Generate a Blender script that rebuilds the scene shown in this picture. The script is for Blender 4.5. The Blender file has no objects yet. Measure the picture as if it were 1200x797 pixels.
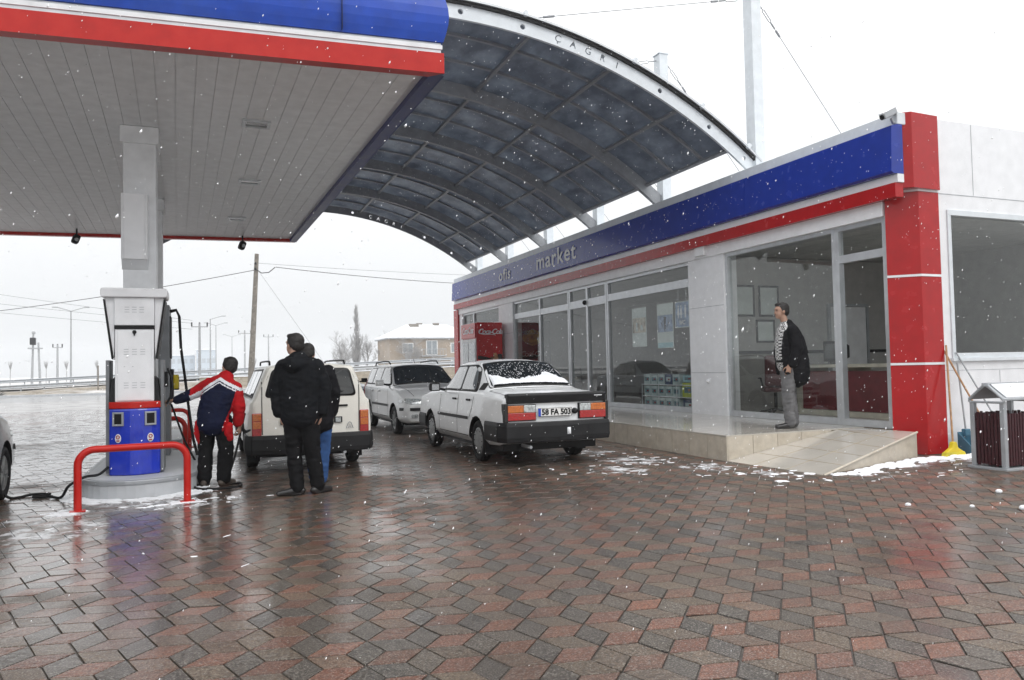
import bpy, bmesh, math, random
from math import sin, cos, pi, radians, sqrt, atan2, hypot
from mathutils import Vector, Matrix, noise
from mathutils.bvhtree import BVHTree

S = bpy.context.scene
COL = S.collection
# ------------------------------------------------------------------ camera
CAM_H = 1.33
yaw, pit, rol = radians(21.8), radians(2.05), radians(1.15)
fw = Vector((sin(yaw)*cos(pit), cos(yaw)*cos(pit), sin(pit)))
r0 = Vector((cos(yaw), -sin(yaw), 0)); u0 = r0.cross(fw)
rt = r0*cos(rol) - u0*sin(rol); up = u0*cos(rol) + r0*sin(rol)
cam = bpy.data.cameras.new('camera'); camo = bpy.data.objects.new('camera', cam); COL.objects.link(camo)
camo.matrix_world = Matrix(((rt.x, up.x, -fw.x, 0), (rt.y, up.y, -fw.y, 0), (rt.z, up.z, -fw.z, CAM_H), (0, 0, 0, 1)))
cam.lens = 27.0; cam.sensor_width = 36.0; cam.clip_end = 5000; cam.clip_start = 0.05
S.camera = camo
# ------------------------------------------------------------------ sky and sun (overcast, snowing)
SUN_EL, SUN_AZ = radians(48), radians(150)
W = bpy.data.worlds.new('World'); S.world = W; W.use_nodes = True
nt = W.node_tree; nt.nodes.clear()
out = nt.nodes.new('ShaderNodeOutputWorld'); bg = nt.nodes.new('ShaderNodeBackground')
sky = nt.nodes.new('ShaderNodeTexSky'); sky.sky_type = 'NISHITA'; sky.sun_disc = False
sky.sun_elevation = SUN_EL; sky.sun_rotation = SUN_AZ; sky.altitude = 1300; sky.air_density = 1.0; sky.dust_density = 6.0
hsv = nt.nodes.new('ShaderNodeHueSaturation'); hsv.inputs['Saturation'].default_value = 0.10
nt.links.new(sky.outputs[0], hsv.inputs['Color'])
# the even cloud deck: paler overhead, greyer towards the horizon as under any overcast
tcw = nt.nodes.new('ShaderNodeTexCoord'); sxw = nt.nodes.new('ShaderNodeSeparateXYZ'); nt.links.new(tcw.outputs['Generated'], sxw.inputs[0])
mrw = nt.nodes.new('ShaderNodeMapRange'); mrw.inputs[1].default_value = 0.0; mrw.inputs[2].default_value = 1.0; nt.links.new(sxw.outputs['Z'], mrw.inputs[0])
cr = nt.nodes.new('ShaderNodeMix'); cr.data_type = 'RGBA'; cr.inputs['A'].default_value = (5.2, 5.35, 5.5, 1); cr.inputs['B'].default_value = (18.5, 18.5, 18.6, 1)
nt.links.new(mrw.outputs[0], cr.inputs['Factor'])
mx = nt.nodes.new('ShaderNodeMix'); mx.data_type = 'RGBA'; mx.inputs['Factor'].default_value = 0.9
nt.links.new(hsv.outputs[0], mx.inputs['A']); nt.links.new(cr.outputs['Result'], mx.inputs['B'])
nt.links.new(mx.outputs['Result'], bg.inputs['Color']); bg.inputs['Strength'].default_value = 0.11
nt.links.new(bg.outputs[0], out.inputs[0])
sun = bpy.data.lights.new('sun', 'SUN'); sun.energy = 0.5; sun.angle = radians(25); sun.color = (1, .97, .93)
suno = bpy.data.objects.new('sun', sun); COL.objects.link(suno); suno.location = (0, 0, 40)
sd = Vector((sin(SUN_AZ)*cos(SUN_EL), cos(SUN_AZ)*cos(SUN_EL), sin(SUN_EL)))
suno.rotation_euler = (-sd).to_track_quat('-Z', 'Y').to_euler()
S.view_settings.view_transform = 'Standard'; S.view_settings.look = 'None'
S.view_settings.exposure = 0.36; S.view_settings.gamma = 1.0; S.view_settings.use_curve_mapping = False
S.render.engine = 'CYCLES'
S.cycles.max_bounces = 8; S.cycles.diffuse_bounces = 5; S.cycles.glossy_bounces = 4; S.cycles.transmission_bounces = 6
S.cycles.transparent_max_bounces = 16; S.cycles.volume_bounces = 1

# ------------------------------------------------------------------ materials
def mat(name, col, rough=.5, metal=0., var=.08, vscale=6., bump=0., bscale=60., coat=0., coatr=.1, spec=.5, dirt=0., dcol=(.12,.11,.1), dscale=2.5, trans=0., alpha=1.):
    m = bpy.data.materials.new(name); m.use_nodes = True
    n = m.node_tree; p = n.nodes['Principled BSDF']
    p.inputs['Roughness'].default_value = rough; p.inputs['Metallic'].default_value = metal
    p.inputs['Coat Weight'].default_value = coat; p.inputs['Coat Roughness'].default_value = coatr
    p.inputs['Specular IOR Level'].default_value = spec
    p.inputs['Transmission Weight'].default_value = trans; p.inputs['Alpha'].default_value = alpha
    tc = n.nodes.new('ShaderNodeTexCoord')
    t = n.nodes.new('ShaderNodeTexNoise'); t.inputs['Scale'].default_value = vscale; t.inputs['Detail'].default_value = 5
    n.links.new(tc.outputs['Object'], t.inputs['Vector'])
    r = n.nodes.new('ShaderNodeValToRGB')
    a = [max(0, c*(1-var*1.6)) for c in col[:3]]; b = [min(1, c*(1+var*1.6)) for c in col[:3]]
    r.color_ramp.elements[0].color = (*a, 1); r.color_ramp.elements[1].color = (*b, 1)
    r.color_ramp.elements[0].position = .3; r.color_ramp.elements[1].position = .7
    n.links.new(t.outputs['Fac'], r.inputs[0]); last = r.outputs[0]
    if dirt > 0:
        t2 = n.nodes.new('ShaderNodeTexNoise'); t2.inputs['Scale'].default_value = dscale; t2.inputs['Detail'].default_value = 8; t2.inputs['Roughness'].default_value = .7
        n.links.new(tc.outputs['Object'], t2.inputs['Vector'])
        mr = n.nodes.new('ShaderNodeMapRange'); mr.inputs[1].default_value = .45; mr.inputs[2].default_value = .75; mr.inputs[4].default_value = dirt
        n.links.new(t2.outputs['Fac'], mr.inputs[0])
        m2 = n.nodes.new('ShaderNodeMix'); m2.data_type = 'RGBA'; n.links.new(mr.outputs[0], m2.inputs['Factor'])
        n.links.new(last, m2.inputs['A']); m2.inputs['B'].default_value = (*dcol, 1); last = m2.outputs['Result']
    n.links.new(last, p.inputs['Base Color'])
    rr = n.nodes.new('ShaderNodeMapRange'); rr.inputs[3].default_value = max(0, rough*.8); rr.inputs[4].default_value = min(1, rough*1.25)
    n.links.new(t.outputs['Fac'], rr.inputs[0]); n.links.new(rr.outputs[0], p.inputs['Roughness'])
    if bump > 0:
        t3 = n.nodes.new('ShaderNodeTexNoise'); t3.inputs['Scale'].default_value = bscale; t3.inputs['Detail'].default_value = 4
        n.links.new(tc.outputs['Object'], t3.inputs['Vector'])
        bp = n.nodes.new('ShaderNodeBump'); bp.inputs['Strength'].default_value = bump; bp.inputs['Distance'].default_value = .01
        n.links.new(t3.outputs['Fac'], bp.inputs['Height']); n.links.new(bp.outputs[0], p.inputs['Normal'])
    return m

def glass_mat(name, tint=(.62,.68,.68), refl=1.0, rough=.0):
    m = bpy.data.materials.new(name); m.use_nodes = True; n = m.node_tree; n.nodes.clear()
    o = n.nodes.new('ShaderNodeOutputMaterial'); tr = n.nodes.new('ShaderNodeBsdfTransparent'); gl = n.nodes.new('ShaderNodeBsdfGlossy')
    tr.inputs[0].default_value = (*tint, 1); gl.inputs['Roughness'].default_value = rough; gl.inputs[0].default_value = (.95*refl, .97*refl, .97*refl, 1)
    fr = n.nodes.new('ShaderNodeFresnel'); fr.inputs[0].default_value = 1.52
    mm = n.nodes.new('ShaderNodeMath'); mm.operation = 'MULTIPLY_ADD'; mm.inputs[1].default_value = 1.15; mm.inputs[2].default_value = .01; mm.use_clamp = True
    ms = n.nodes.new('ShaderNodeMixShader')
    n.links.new(fr.outputs[0], mm.inputs[0])
    ge = n.nodes.new('ShaderNodeNewGeometry'); inv = n.nodes.new('ShaderNodeMath'); inv.operation = 'SUBTRACT'; inv.inputs[0].default_value = 1; n.links.new(ge.outputs['Backfacing'], inv.inputs[1])
    fm = n.nodes.new('ShaderNodeMath'); fm.operation = 'MULTIPLY'; n.links.new(mm.outputs[0], fm.inputs[0]); n.links.new(inv.outputs[0], fm.inputs[1]); n.links.new(fm.outputs[0], ms.inputs[0])
    n.links.new(tr.outputs[0], ms.inputs[1]); n.links.new(gl.outputs[0], ms.inputs[2]); n.links.new(ms.outputs[0], o.inputs[0])
    return m

MT = {}
MT['white_panel'] = mat('white_panel', (.80,.81,.83), .32, var=.03, dirt=.12, dcol=(.5,.5,.5), dscale=1.2)
MT['white_paint'] = mat('white_paint', (.78,.79,.81), .35, var=.04, dirt=.15, dcol=(.45,.44,.42))
MT['red_panel'] = mat('red_panel', (.38,.005,.007), .25, var=.06, coat=.2, coatr=.12, spec=.3)
MT['red_tube'] = mat('red_tube', (.48,.010,.006), .32, var=.08, coat=.12, spec=.3, dirt=.25, dcol=(.3,.05,.03), dscale=6)
MT['blue_panel'] = mat('blue_panel', (.007,.030,.28), .25, var=.06, coat=.12, coatr=.06, spec=.35)
MT['blue_canopy'] = mat('blue_canopy', (.008,.060,.42), .35, var=.08, coat=.08, coatr=.25, spec=.35, dirt=.3, dcol=(.06,.12,.36), dscale=2.2)
MT['soffit'] = mat('soffit', (.77,.79,.81), .42, var=.05, dirt=.12, dcol=(.5,.5,.5), dscale=1.0)
MT['alu'] = mat('alu', (.55,.57,.59), .35, metal=.55, var=.05)
MT['galv'] = mat('galv', (.38,.40,.42), .45, metal=.35, var=.08, dirt=.2, dcol=(.3,.31,.32))
MT['steel_white'] = mat('steel_white', (.66,.70,.73), .4, metal=.1, var=.04, dirt=.15, dcol=(.4,.42,.42), dscale=4)
MT['grey_steel'] = mat('grey_steel', (.27,.28,.295), .5, metal=.2, var=.08)
MT['black'] = mat('black', (.008,.008,.009), .5, var=.1, spec=.25)
MT['rubber'] = mat('rubber', (.012,.012,.013), .65, spec=.25, var=.15, bump=.2, bscale=150)
MT['dark_plastic'] = mat('dark_plastic', (.012,.0125,.014), .5, var=.15, spec=.3, dirt=.15, dcol=(.05,.048,.045), dscale=8)
MT['snow'] = mat('snow', (.82,.84,.87), .75, var=.05, bump=.5, bscale=90)
MT['concrete'] = mat('concrete', (.50,.52,.54), .5, var=.08, bump=.15, bscale=40, dirt=.35, dcol=(.25,.25,.25), dscale=3)
MT['glass'] = glass_mat('glass', (.90,.915,.91))
MT['glass_door'] = glass_mat('glass_door', (.7,.75,.75))

# ------------------------------------------------------------------ mesh builder
class MB:
    def __init__(s): s.v = []; s.f = []; s.m = []; s.smooth = []
    def add(s, vs, fs, m=0, sm=False):
        o = len(s.v); s.v += [tuple(v) for v in vs]
        for f in fs: s.f.append(tuple(i+o for i in f)); s.m.append(m); s.smooth.append(sm)
    def box(s, c, d, m=0, rz=0., R=None):
        hx, hy, hz = d[0]/2, d[1]/2, d[2]/2
        vs = [Vector((x*hx, y*hy, z*hz)) for z in (-1, 1) for y in (-1, 1) for x in (-1, 1)]
        if R is None: R = Matrix.Rotation(rz, 3, 'Z')
        vs = [R @ v + Vector(c) for v in vs]
        s.add(vs, [(0,2,3,1),(4,5,7,6),(0,1,5,4),(2,6,7,3),(0,4,6,2),(1,3,7,5)], m)
    def b2(s, a, b, m=0):
        s.box([(a[i]+b[i])/2 for i in range(3)], [abs(b[i]-a[i]) for i in range(3)], m)
    def prism(s, poly, a, b, axis='y', m=0, sm=False):
        n = len(poly)
        def P(p, t): return {'y': (p[0], t, p[1]), 'x': (t, p[0], p[1]), 'z': (p[0], p[1], t)}[axis]
        vs = [P(p, a) for p in poly] + [P(p, b) for p in poly]
        s.add(vs, [tuple(range(n)), tuple(range(2*n-1, n-1, -1))], m)
        o = len(s.v) - 2*n
        for i in range(n):
            j = (i+1) % n; s.f.append((o+i, o+n+i, o+n+j, o+j)); s.m.append(m); s.smooth.append(sm)
    def tube(s, pts, r, n=10, m=0, caps=True, closed=False):
        pts = [Vector(p) for p in pts]; k = len(pts)
        rs = r if isinstance(r, (list, tuple)) else [r]*k
        rings = []; prev = None
        for i, p in enumerate(pts):
            if closed: t = pts[(i+1) % k] - pts[i-1]
            else: t = pts[min(i+1, k-1)] - pts[max(i-1, 0)]
            if t.length < 1e-9: t = Vector((0, 0, 1))
            t.normalize()
            a = prev if prev is not None else (Vector((0, 0, 1)) if abs(t.z) < .9 else Vector((1, 0, 0)))
            u = (a - t*a.dot(t))
            if u.length < 1e-5: u = t.orthogonal()
            u.normalize(); prev = u; w = t.cross(u)
            rings.append([p + (u*cos(2*pi*j/n) + w*sin(2*pi*j/n))*rs[i] for j in range(n)])
        fs = []; vs = [v for rg in rings for v in rg]
        for i in range(k if closed else k-1):
            i2 = (i+1) % k
            for j in range(n):
                fs.append((i*n+j, i*n+(j+1) % n, i2*n+(j+1) % n, i2*n+j))
        s.add(vs, fs, m, True)
        if caps and not closed:
            s.add(rings[0], [tuple(range(n-1, -1, -1))], m); s.add(rings[-1], [tuple(range(n))], m)
    def cyl(s, a, b, r, n=16, m=0): s.tube([a, b], r, n, m)
    def lathe(s, prof, c=(0,0,0), n=24, m=0, axis='z', a0=0, sm=True):
        vs = []; k = len(prof)
        for j in range(n):
            a = 2*pi*j/n + a0
            for (r, h) in prof:
                q = {'z': (r*cos(a), r*sin(a), h), 'x': (h, r*cos(a), r*sin(a)), 'y': (r*cos(a), h, r*sin(a))}[axis]
                vs.append((q[0]+c[0], q[1]+c[1], q[2]+c[2]))
        fs = [(j*k+i, ((j+1) % n)*k+i, ((j+1) % n)*k+i+1, j*k+i+1) for j in range(n) for i in range(k-1)]
        s.add(vs, fs, m, sm)
    def ball(s, c, r, n=10, m=0, sc=(1,1,1)):
        prof = [(sin(pi*i/n), -cos(pi*i/n)) for i in range(n+1)]
        o = len(s.v); s.lathe([(max(1e-4, p)*1, q) for p, q in prof], (0,0,0), n*2, m)
        for i in range(o, len(s.v)):
            v = s.v[i]; s.v[i] = (v[0]*r*sc[0]+c[0], v[1]*r*sc[1]+c[1], v[2]*r*sc[2]+c[2])
    def quad(s, a, b, c, d, m=0): s.add([a, b, c, d], [(0,1,2,3)], m)
    def build(s, name, mats, parent=None, bevel=0., off=None, fix=True, segs=2, sm_all=False):
        me = bpy.data.meshes.new(name)
        vs = s.v
        if off is not None: vs = [(v[0]-off[0], v[1]-off[1], v[2]-off[2]) for v in vs]
        me.from_pydata(vs, [], s.f)
        if not isinstance(mats, (list, tuple)): mats = [mats]
        for m in mats: me.materials.append(MT[m] if isinstance(m, str) else m)
        me.polygons.foreach_set('material_index', s.m)
        me.polygons.foreach_set('use_smooth', [True]*len(s.f) if sm_all else s.smooth)
        me.update()
        if fix:
            bm = bmesh.new(); bm.from_mesh(me); bmesh.ops.recalc_face_normals(bm, faces=bm.faces); bm.to_mesh(me); bm.free()
        o = bpy.data.objects.new(name, me); COL.objects.link(o)
        if parent is not None: o.parent = parent
        if bevel > 0:
            md = o.modifiers.new('bevel', 'BEVEL'); md.width = bevel; md.segments = segs; md.limit_method = 'ANGLE'; md.angle_limit = radians(40)
        return o

def tag(o, label=None, cat=None, group=None, kind=None):
    if label: o['label'] = label
    if cat: o['category'] = cat
    if group: o['group'] = group
    if kind: o['kind'] = kind
    return o
def thing(name, label, cat, loc=(0,0,0), rz=0., group=None, kind=None):
    o = bpy.data.objects.new(name, None); o.empty_display_size = .2; COL.objects.link(o)
    o.location = loc; o.rotation_euler = (0, 0, rz)
    return tag(o, label, cat, group, kind)
def copy_tree(o, parent=None):
    c = o.copy(); COL.objects.link(c); c.parent = parent
    for ch in list(o.children): copy_tree(ch, c)
    return c
def plab(o, l): o['label'] = l; return o

def text_mb(txt, size, depth, mb=None, origin=(0,0,0), ux=(1,0,0), uy=(0,0,1), m=0, shear=0., align='CENTER', offset=0., space=1., sx=1.):
    """flat extruded lettering; ux = reading direction, uy = up direction of the letters"""
    cu = bpy.data.curves.new('txt', 'FONT'); cu.body = txt; cu.size = size; cu.extrude = depth/2; cu.align_x = align; cu.align_y = 'CENTER'
    cu.shear = shear; cu.offset = offset; cu.space_character = space; cu.resolution_u = 3
    ob = bpy.data.objects.new('txt', cu); COL.objects.link(ob)
    me = bpy.data.meshes.new_from_object(ob.evaluated_get(bpy.context.evaluated_depsgraph_get()))
    ux = Vector(ux).normalized(); uy = Vector(uy).normalized(); un = ux.cross(uy); o = Vector(origin)
    vs = [o + ux*v.co.x*sx + uy*v.co.y + un*v.co.z for v in me.vertices]; fs = [tuple(p.vertices) for p in me.polygons]
    bpy.data.objects.remove(ob); bpy.data.curves.remove(cu); bpy.data.meshes.remove(me)
    mb = mb or MB(); mb.add(vs, fs, m); return mb

def baked(o, mods_fn, smooth=None):
    """apply modifiers set by mods_fn(o) and return the evaluated mesh"""
    mods_fn(o); dg = bpy.context.evaluated_depsgraph_get(); dg.update()
    me = bpy.data.meshes.new_from_object(o.evaluated_get(dg)); o.modifiers.clear()
    old = o.data; o.data = me
    return me
def boolean_cut(o, cutter, solver='EXACT'):
    cutter.parent = o.parent; bpy.context.view_layer.update()
    def f(ob):
        md = ob.modifiers.new('b', 'BOOLEAN'); md.operation = 'DIFFERENCE'; md.object = cutter; md.solver = solver
    baked(o, f)
    bpy.data.objects.remove(cutter)
HAZE_D = 0.001
# ------------------------------------------------------------------ haze
mh = bpy.data.materials.new('haze'); mh.use_nodes = True; n = mh.node_tree
for x in list(n.nodes):
    if x.type != 'OUTPUT_MATERIAL': n.nodes.remove(x)
pv = n.nodes.new('ShaderNodeVolumePrincipled'); pv.inputs['Color'].default_value = (.93,.95,.97,1); pv.inputs['Density'].default_value = HAZE_D; pv.inputs['Anisotropy'].default_value = .3
n.links.new(pv.outputs[0], [x for x in n.nodes if x.type == 'OUTPUT_MATERIAL'][0].inputs['Volume'])
if HAZE_D > 0:
    hz = MB(); hz.b2((-400,-40,-1.6), (500,700,24)); ho = hz.build('haze', mh); tag(ho, kind='stuff')

# ------------------------------------------------------------------ paving of wet rhombus blocks
SLUSH = [(5.5,9.3,1.2),(4.9,8.6,1.0),(6.0,8.3,1.0),(6.35,7.4,.75),(7.2,6.8,.75),(8.2,7.1,.6),(9.3,7.2,.7),(10.0,7.0,.7),(5.6,10.6,.8),(-.7,9.0,1.15),(-1.35,8.5,.9),(-.2,8.6,.7),
         (-2.1,7.0,.95),(-1.2,7.7,1.2),(-2.8,8.2,1.2),(-1.7,6.3,.5),(-4.2,12,2.6),(-3.2,16,3.6),(.1,12.6,1.0),(-7,20,6.),(-1.5,22,4.)]
def slush_value(n, L, tc):
    """thin slush left lying in patches: patchy noise strengthened round the places where it gathers"""
    last = None
    for x, y, r in SLUSH:
        d = n.nodes.new('ShaderNodeVectorMath'); d.operation = 'DISTANCE'; L(tc.outputs['Object'], d.inputs[0]); d.inputs[1].default_value = (x, y, 0)
        f = n.nodes.new('ShaderNodeMapRange'); f.inputs[1].default_value = r*.25; f.inputs[2].default_value = r*1.15; f.inputs[3].default_value = 1; f.inputs[4].default_value = 0; L(d.outputs['Value'], f.inputs[0])
        if last is None: last = f.outputs[0]
        else:
            a = n.nodes.new('ShaderNodeMath'); a.operation = 'MAXIMUM'; L(last, a.inputs[0]); L(f.outputs[0], a.inputs[1]); last = a.outputs[0]
    t = n.nodes.new('ShaderNodeTexNoise'); t.inputs['Scale'].default_value = 5.; t.inputs['Detail'].default_value = 8; t.inputs['Roughness'].default_value = .68; L(tc.outputs['Object'], t.inputs['Vector'])
    s1 = n.nodes.new('ShaderNodeMath'); s1.operation = 'MULTIPLY_ADD'; L(last, s1.inputs[0]); s1.inputs[1].default_value = .5; s1.inputs[2].default_value = -.5
    s2 = n.nodes.new('ShaderNodeMath'); s2.operation = 'ADD'; L(s1.outputs[0], s2.inputs[0]); L(t.outputs[0], s2.inputs[1]); return s2.outputs[0]
def paver_mat(far=False):
    m = bpy.data.materials.new('paving_blocks'); m.use_nodes = True; n = m.node_tree; p = n.nodes['Principled BSDF']; L = n.links.new
    tc = n.nodes.new('ShaderNodeTexCoord')
    def noi(sc, det=4, ro=.5, vec=None):
        t = n.nodes.new('ShaderNodeTexNoise'); t.inputs['Scale'].default_value = sc; t.inputs['Detail'].default_value = det; t.inputs['Roughness'].default_value = ro
        L(vec or tc.outputs['Object'], t.inputs['Vector']); return t
    def rng(src, a, b, c, d):
        r = n.nodes.new('ShaderNodeMapRange'); r.inputs[1].default_value = a; r.inputs[2].default_value = b; r.inputs[3].default_value = c; r.inputs[4].default_value = d; L(src, r.inputs[0]); return r.outputs[0]
    def mixc(f, a, b, mode='MIX'):
        x = n.nodes.new('ShaderNodeMix'); x.data_type = 'RGBA'; x.blend_type = mode
        for k, s in (('Factor', f), ('A', a), ('B', b)):
            if isinstance(s, (int, float)): x.inputs[k].default_value = s
            elif isinstance(s, tuple): x.inputs[k].default_value = s
            else: L(s, x.inputs[k])
        return x.outputs['Result']
    vc = n.nodes.new('ShaderNodeVertexColor'); vc.layer_name = 'blk'
    base = vc.outputs[0]
    grain = noi(60, 5, .85); speck = noi(120, 2, .6); blot = noi(1.1, 5, .6); blot2 = noi(7, 4, .6)
    c1 = mixc(rng(grain.outputs[0], .40, .60, 0, 1), (.38,.38,.39,1), (1.70,1.64,1.58,1))
    base = mixc(1., base, c1, 'MULTIPLY')
    base = mixc(rng(speck.outputs[0], .56, .62, 0, .7), base, (.30,.28,.25,1))
    base = mixc(rng(blot.outputs[0], .35, .68, .0, .5), base, (.065,.052,.042,1))
    base = mixc(rng(blot2.outputs[0], .5, .8, .0, .35), base, (.10,.09,.08,1))
    # slush dusting towards the open forecourt at the left and far away
    sx = n.nodes.new('ShaderNodeSeparateXYZ'); L(tc.outputs['Object'], sx.inputs[0])
    fy = rng(sx.outputs['Y'], 13, 40, 0, .62)
    patch = noi(.55, 6, .68)
    sn = n.nodes.new('ShaderNodeMath'); sn.operation = 'MULTIPLY'; L(fy, sn.inputs[0]); L(rng(patch.outputs[0], .32, .6, .35, 1), sn.inputs[1])
    base = mixc(sn.outputs[0], base, (.46,.46,.47,1))
    sv = slush_value(n, L, tc); sl = rng(sv, .475, .56, 0, .85)
    base = mixc(sl, base, (.66,.67,.69,1))
    L(base, p.inputs['Base Color'])
    wet = noi(.42, 4, .55); wet2 = noi(3.2, 3, .5)
    w = n.nodes.new('ShaderNodeMath'); w.operation = 'MULTIPLY_ADD'; L(wet2.outputs[0], w.inputs[0]); w.inputs[1].default_value = .35; L(wet.outputs[0], w.inputs[2])
    wb = n.nodes.new('ShaderNodeMath'); wb.operation = 'ADD'; L(w.outputs[0], wb.inputs[0]); L(rng(sx.outputs['X'], -1, 6.5, .11, -.10), wb.inputs[1])
    wn = rng(wb.outputs[0], .58, .76, 0, 1)
    p.inputs['Specular IOR Level'].default_value = .5
    L(rng(wn, 0, 1, .55, .32), p.inputs['Roughness'])
    p.inputs['Coat IOR'].default_value = 1.33
    cw = n.nodes.new('ShaderNodeMath'); cw.operation = 'MULTIPLY'; L(rng(wn, 0, 1, .14, 1.), cw.inputs[0]); L(rng(sl, 0, .9, 1, .1), cw.inputs[1]); L(cw.outputs[0], p.inputs['Coat Weight'])
    L(rng(wn, 0, 1, .30, .07), p.inputs['Coat Roughness'])
    bp = n.nodes.new('ShaderNodeBump'); bp.inputs['Strength'].default_value = .55; bp.inputs['Distance'].default_value = .004
    hb = noi(75, 4, .65); L(hb.outputs[0], bp.inputs['Height']); L(bp.outputs[0], p.inputs['Normal'])
    cb = n.nodes.new('ShaderNodeBump'); cb.inputs['Strength'].default_value = .34; cb.inputs['Distance'].default_value = .006
    h2 = noi(28, 3, .6); L(h2.outputs[0], cb.inputs['Height']); L(cb.outputs[0], p.inputs['Coat Normal'])
    return m
MT['paver'] = paver_mat()
MT['joint'] = mat('joint', (.060,.050,.040), .35, var=.3, vscale=30, bump=.4, bscale=80, coat=.3, coatr=.2)
def _j():
    n = MT['joint'].node_tree; p = n.nodes['Principled BSDF']; L = n.links.new; tc = n.nodes.new('ShaderNodeTexCoord'); sv = slush_value(n, L, tc)
    r = n.nodes.new('ShaderNodeMapRange'); r.inputs[1].default_value = .22; r.inputs[2].default_value = .36; r.inputs[4].default_value = .95; L(sv, r.inputs[0])
    m = n.nodes.new('ShaderNodeMix'); m.data_type = 'RGBA'; src = p.inputs['Base Color'].links[0].from_socket; L(src, m.inputs['A']); m.inputs['B'].default_value = (.75,.76,.78,1); L(r.outputs[0], m.inputs['Factor']); L(m.outputs['Result'], p.inputs['Base Color'])
_j()

def paving():
    rnd = random.Random(5)
    e = .183; ang = radians(-12)
    A = Vector((cos(ang), sin(ang))); B = Vector((cos(ang+pi/3), sin(ang+pi/3)))      # -12 and 48 degrees
    Cc = B - A                                                                        # 108 degrees
    A *= e; B *= e; Cc *= e
    C = A - B                                                                         # -72 degrees direction
    # tumbling-block lattice: every block centre sees three rhombi A-B, B-(-C), A-C
    red = [(.155,.060,.032), (.172,.066,.036), (.132,.052,.031), (.140,.066,.040)]
    tan = [(.106,.076,.050), (.116,.084,.054), (.096,.069,.047), (.122,.073,.045)]
    drk = [(.058,.050,.041), (.066,.057,.046), (.050,.043,.036), (.074,.061,.047)]
    vs = []; fs = []; cols = []
    D1 = A + B; D2 = B - C                                                           # lattice vectors of the hexagon centres
    det = D1.x*D2.y - D1.y*D2.x
    def put(o, u, w, col):
        P = [o, o+u, o+u+w, o+w]; c = (P[0]+P[2])/2
        if not (-19 < c.x < 13.5 and 1.2 < c.y < 34): return
        if c.y < 34 and (c.x > 11.5 and c.y > 8): return
        d = c.length
        if c.x*cos(yaw) - c.y*sin(yaw) < -.9*(c.x*sin(yaw)+c.y*cos(yaw)) - 1.5: return
        if c.x*cos(yaw) - c.y*sin(yaw) > .9*(c.x*sin(yaw)+c.y*cos(yaw)) + 1.5: return
        k = 1 - .0042/e*2; z = rnd.gauss(0, .0011); tx = rnd.gauss(0, .006); ty = rnd.gauss(0, .006)
        jx, jy = rnd.gauss(0, .0012), rnd.gauss(0, .0012)
        cc = rnd.choice(col); v = rnd.uniform(.72, 1.06); cc = tuple(x*v for x in cc)
        i0 = len(vs)
        for sc, dz in ((k, 0.), (k*.978, .0025), ):
            for q in P:
                r = (q-c)*sc; vs.append((c.x+r.x+jx, c.y+r.y+jy, .0+z+dz+r.x*tx+r.y*ty - (.0 if dz else .002)))
        fs.append((i0+4, i0+5, i0+6, i0+7)); cols.append(cc)
        for a in range(4):
            b = (a+1) % 4; fs.append((i0+a, i0+b, i0+4+b, i0+4+a)); cols.append(tuple(x*.8 for x in cc))
    org = Vector((.03, 8.02))
    D1 = A + B; D2 = B + Cc
    R = 130
    for i in range(-R, R):
        for j in range(-R, R):
            h = org + D1*i + D2*j
            if not (-19 < h.x < 13.5 and 1 < h.y < 34): continue
            put(h, -B, A, red)
            put(h, Cc, -B, drk if rnd.random() > .10 else tan)
            put(h, A, Cc, tan if rnd.random() > .07 else drk)
    me = bpy.data.meshes.new('paving'); me.from_pydata(vs, [], fs)
    me.materials.append(MT['paver'])
    ca = me.color_attributes.new('blk', 'FLOAT_COLOR', 'CORNER')
    arr = []
    for f, c in zip(fs, cols): arr += [c[0], c[1], c[2], 1.]*len(f)
    ca.data.foreach_set('color', arr); me.update()
    bm = bmesh.new(); bm.from_mesh(me); bmesh.ops.recalc_face_normals(bm, faces=bm.faces)
    for f in bm.faces:
        if f.normal.z < 0: f.normal_flip()
    bm.to_mesh(me); bm.free()
    o = bpy.data.objects.new('forecourt_paving', me); COL.objects.link(o); return tag(o, kind='structure')
paving()

# base sheet under the blocks, reaching the horizon
def sheet(name, x0, x1, y0, y1, z, m, kind='structure', nx=1, ny=1, zf=None):
    b = MB(); vs = []; fs = []
    for j in range(ny+1):
        for i in range(nx+1):
            x = x0+(x1-x0)*i/nx; y = y0+(y1-y0)*j/ny; vs.append((x, y, z+(zf(x, y) if zf else 0)))
    for j in range(ny):
        for i in range(nx):
            a = j*(nx+1)+i; fs.append((a, a+1, a+nx+2, a+nx+1))
    b.add(vs, fs, 0, zf is not None)
    o = b.build(name, m); return tag(o, kind=kind)
MT['field'] = mat('snowy_field', (.55,.55,.55), .8, var=.25, vscale=.12, bump=.4, bscale=3, dirt=.7, dcol=(.22,.19,.15), dscale=.35)
MT['asphalt'] = mat('asphalt', (.17,.17,.172), .35, var=.2, vscale=.8, bump=.3, bscale=60, coat=.5, coatr=.12, dirt=.5, dcol=(.36,.36,.37), dscale=.25)
MT['gravel'] = mat('gravel', (.22,.215,.21), .5, var=.25, vscale=1.2, bump=.5, bscale=25, coat=.4, coatr=.2, dirt=.7, dcol=(.55,.55,.56), dscale=.7)
MT['grassbank'] = mat('dry_grass_bank', (.20,.17,.13), .9, var=.35, vscale=3, bump=1., bscale=14, dirt=.9, dcol=(.75,.76,.78), dscale=.22)
sheet('ground', -1500, 1500, -300, 3000, -.05, 'field')
sheet('forecourt_bed', -45, 14, -12, 34.3, -.005, 'joint')
def apron(x, y): return 0
sheet('forecourt_apron', -45, 8, 34.3, 47, -.004, 'gravel')
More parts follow.
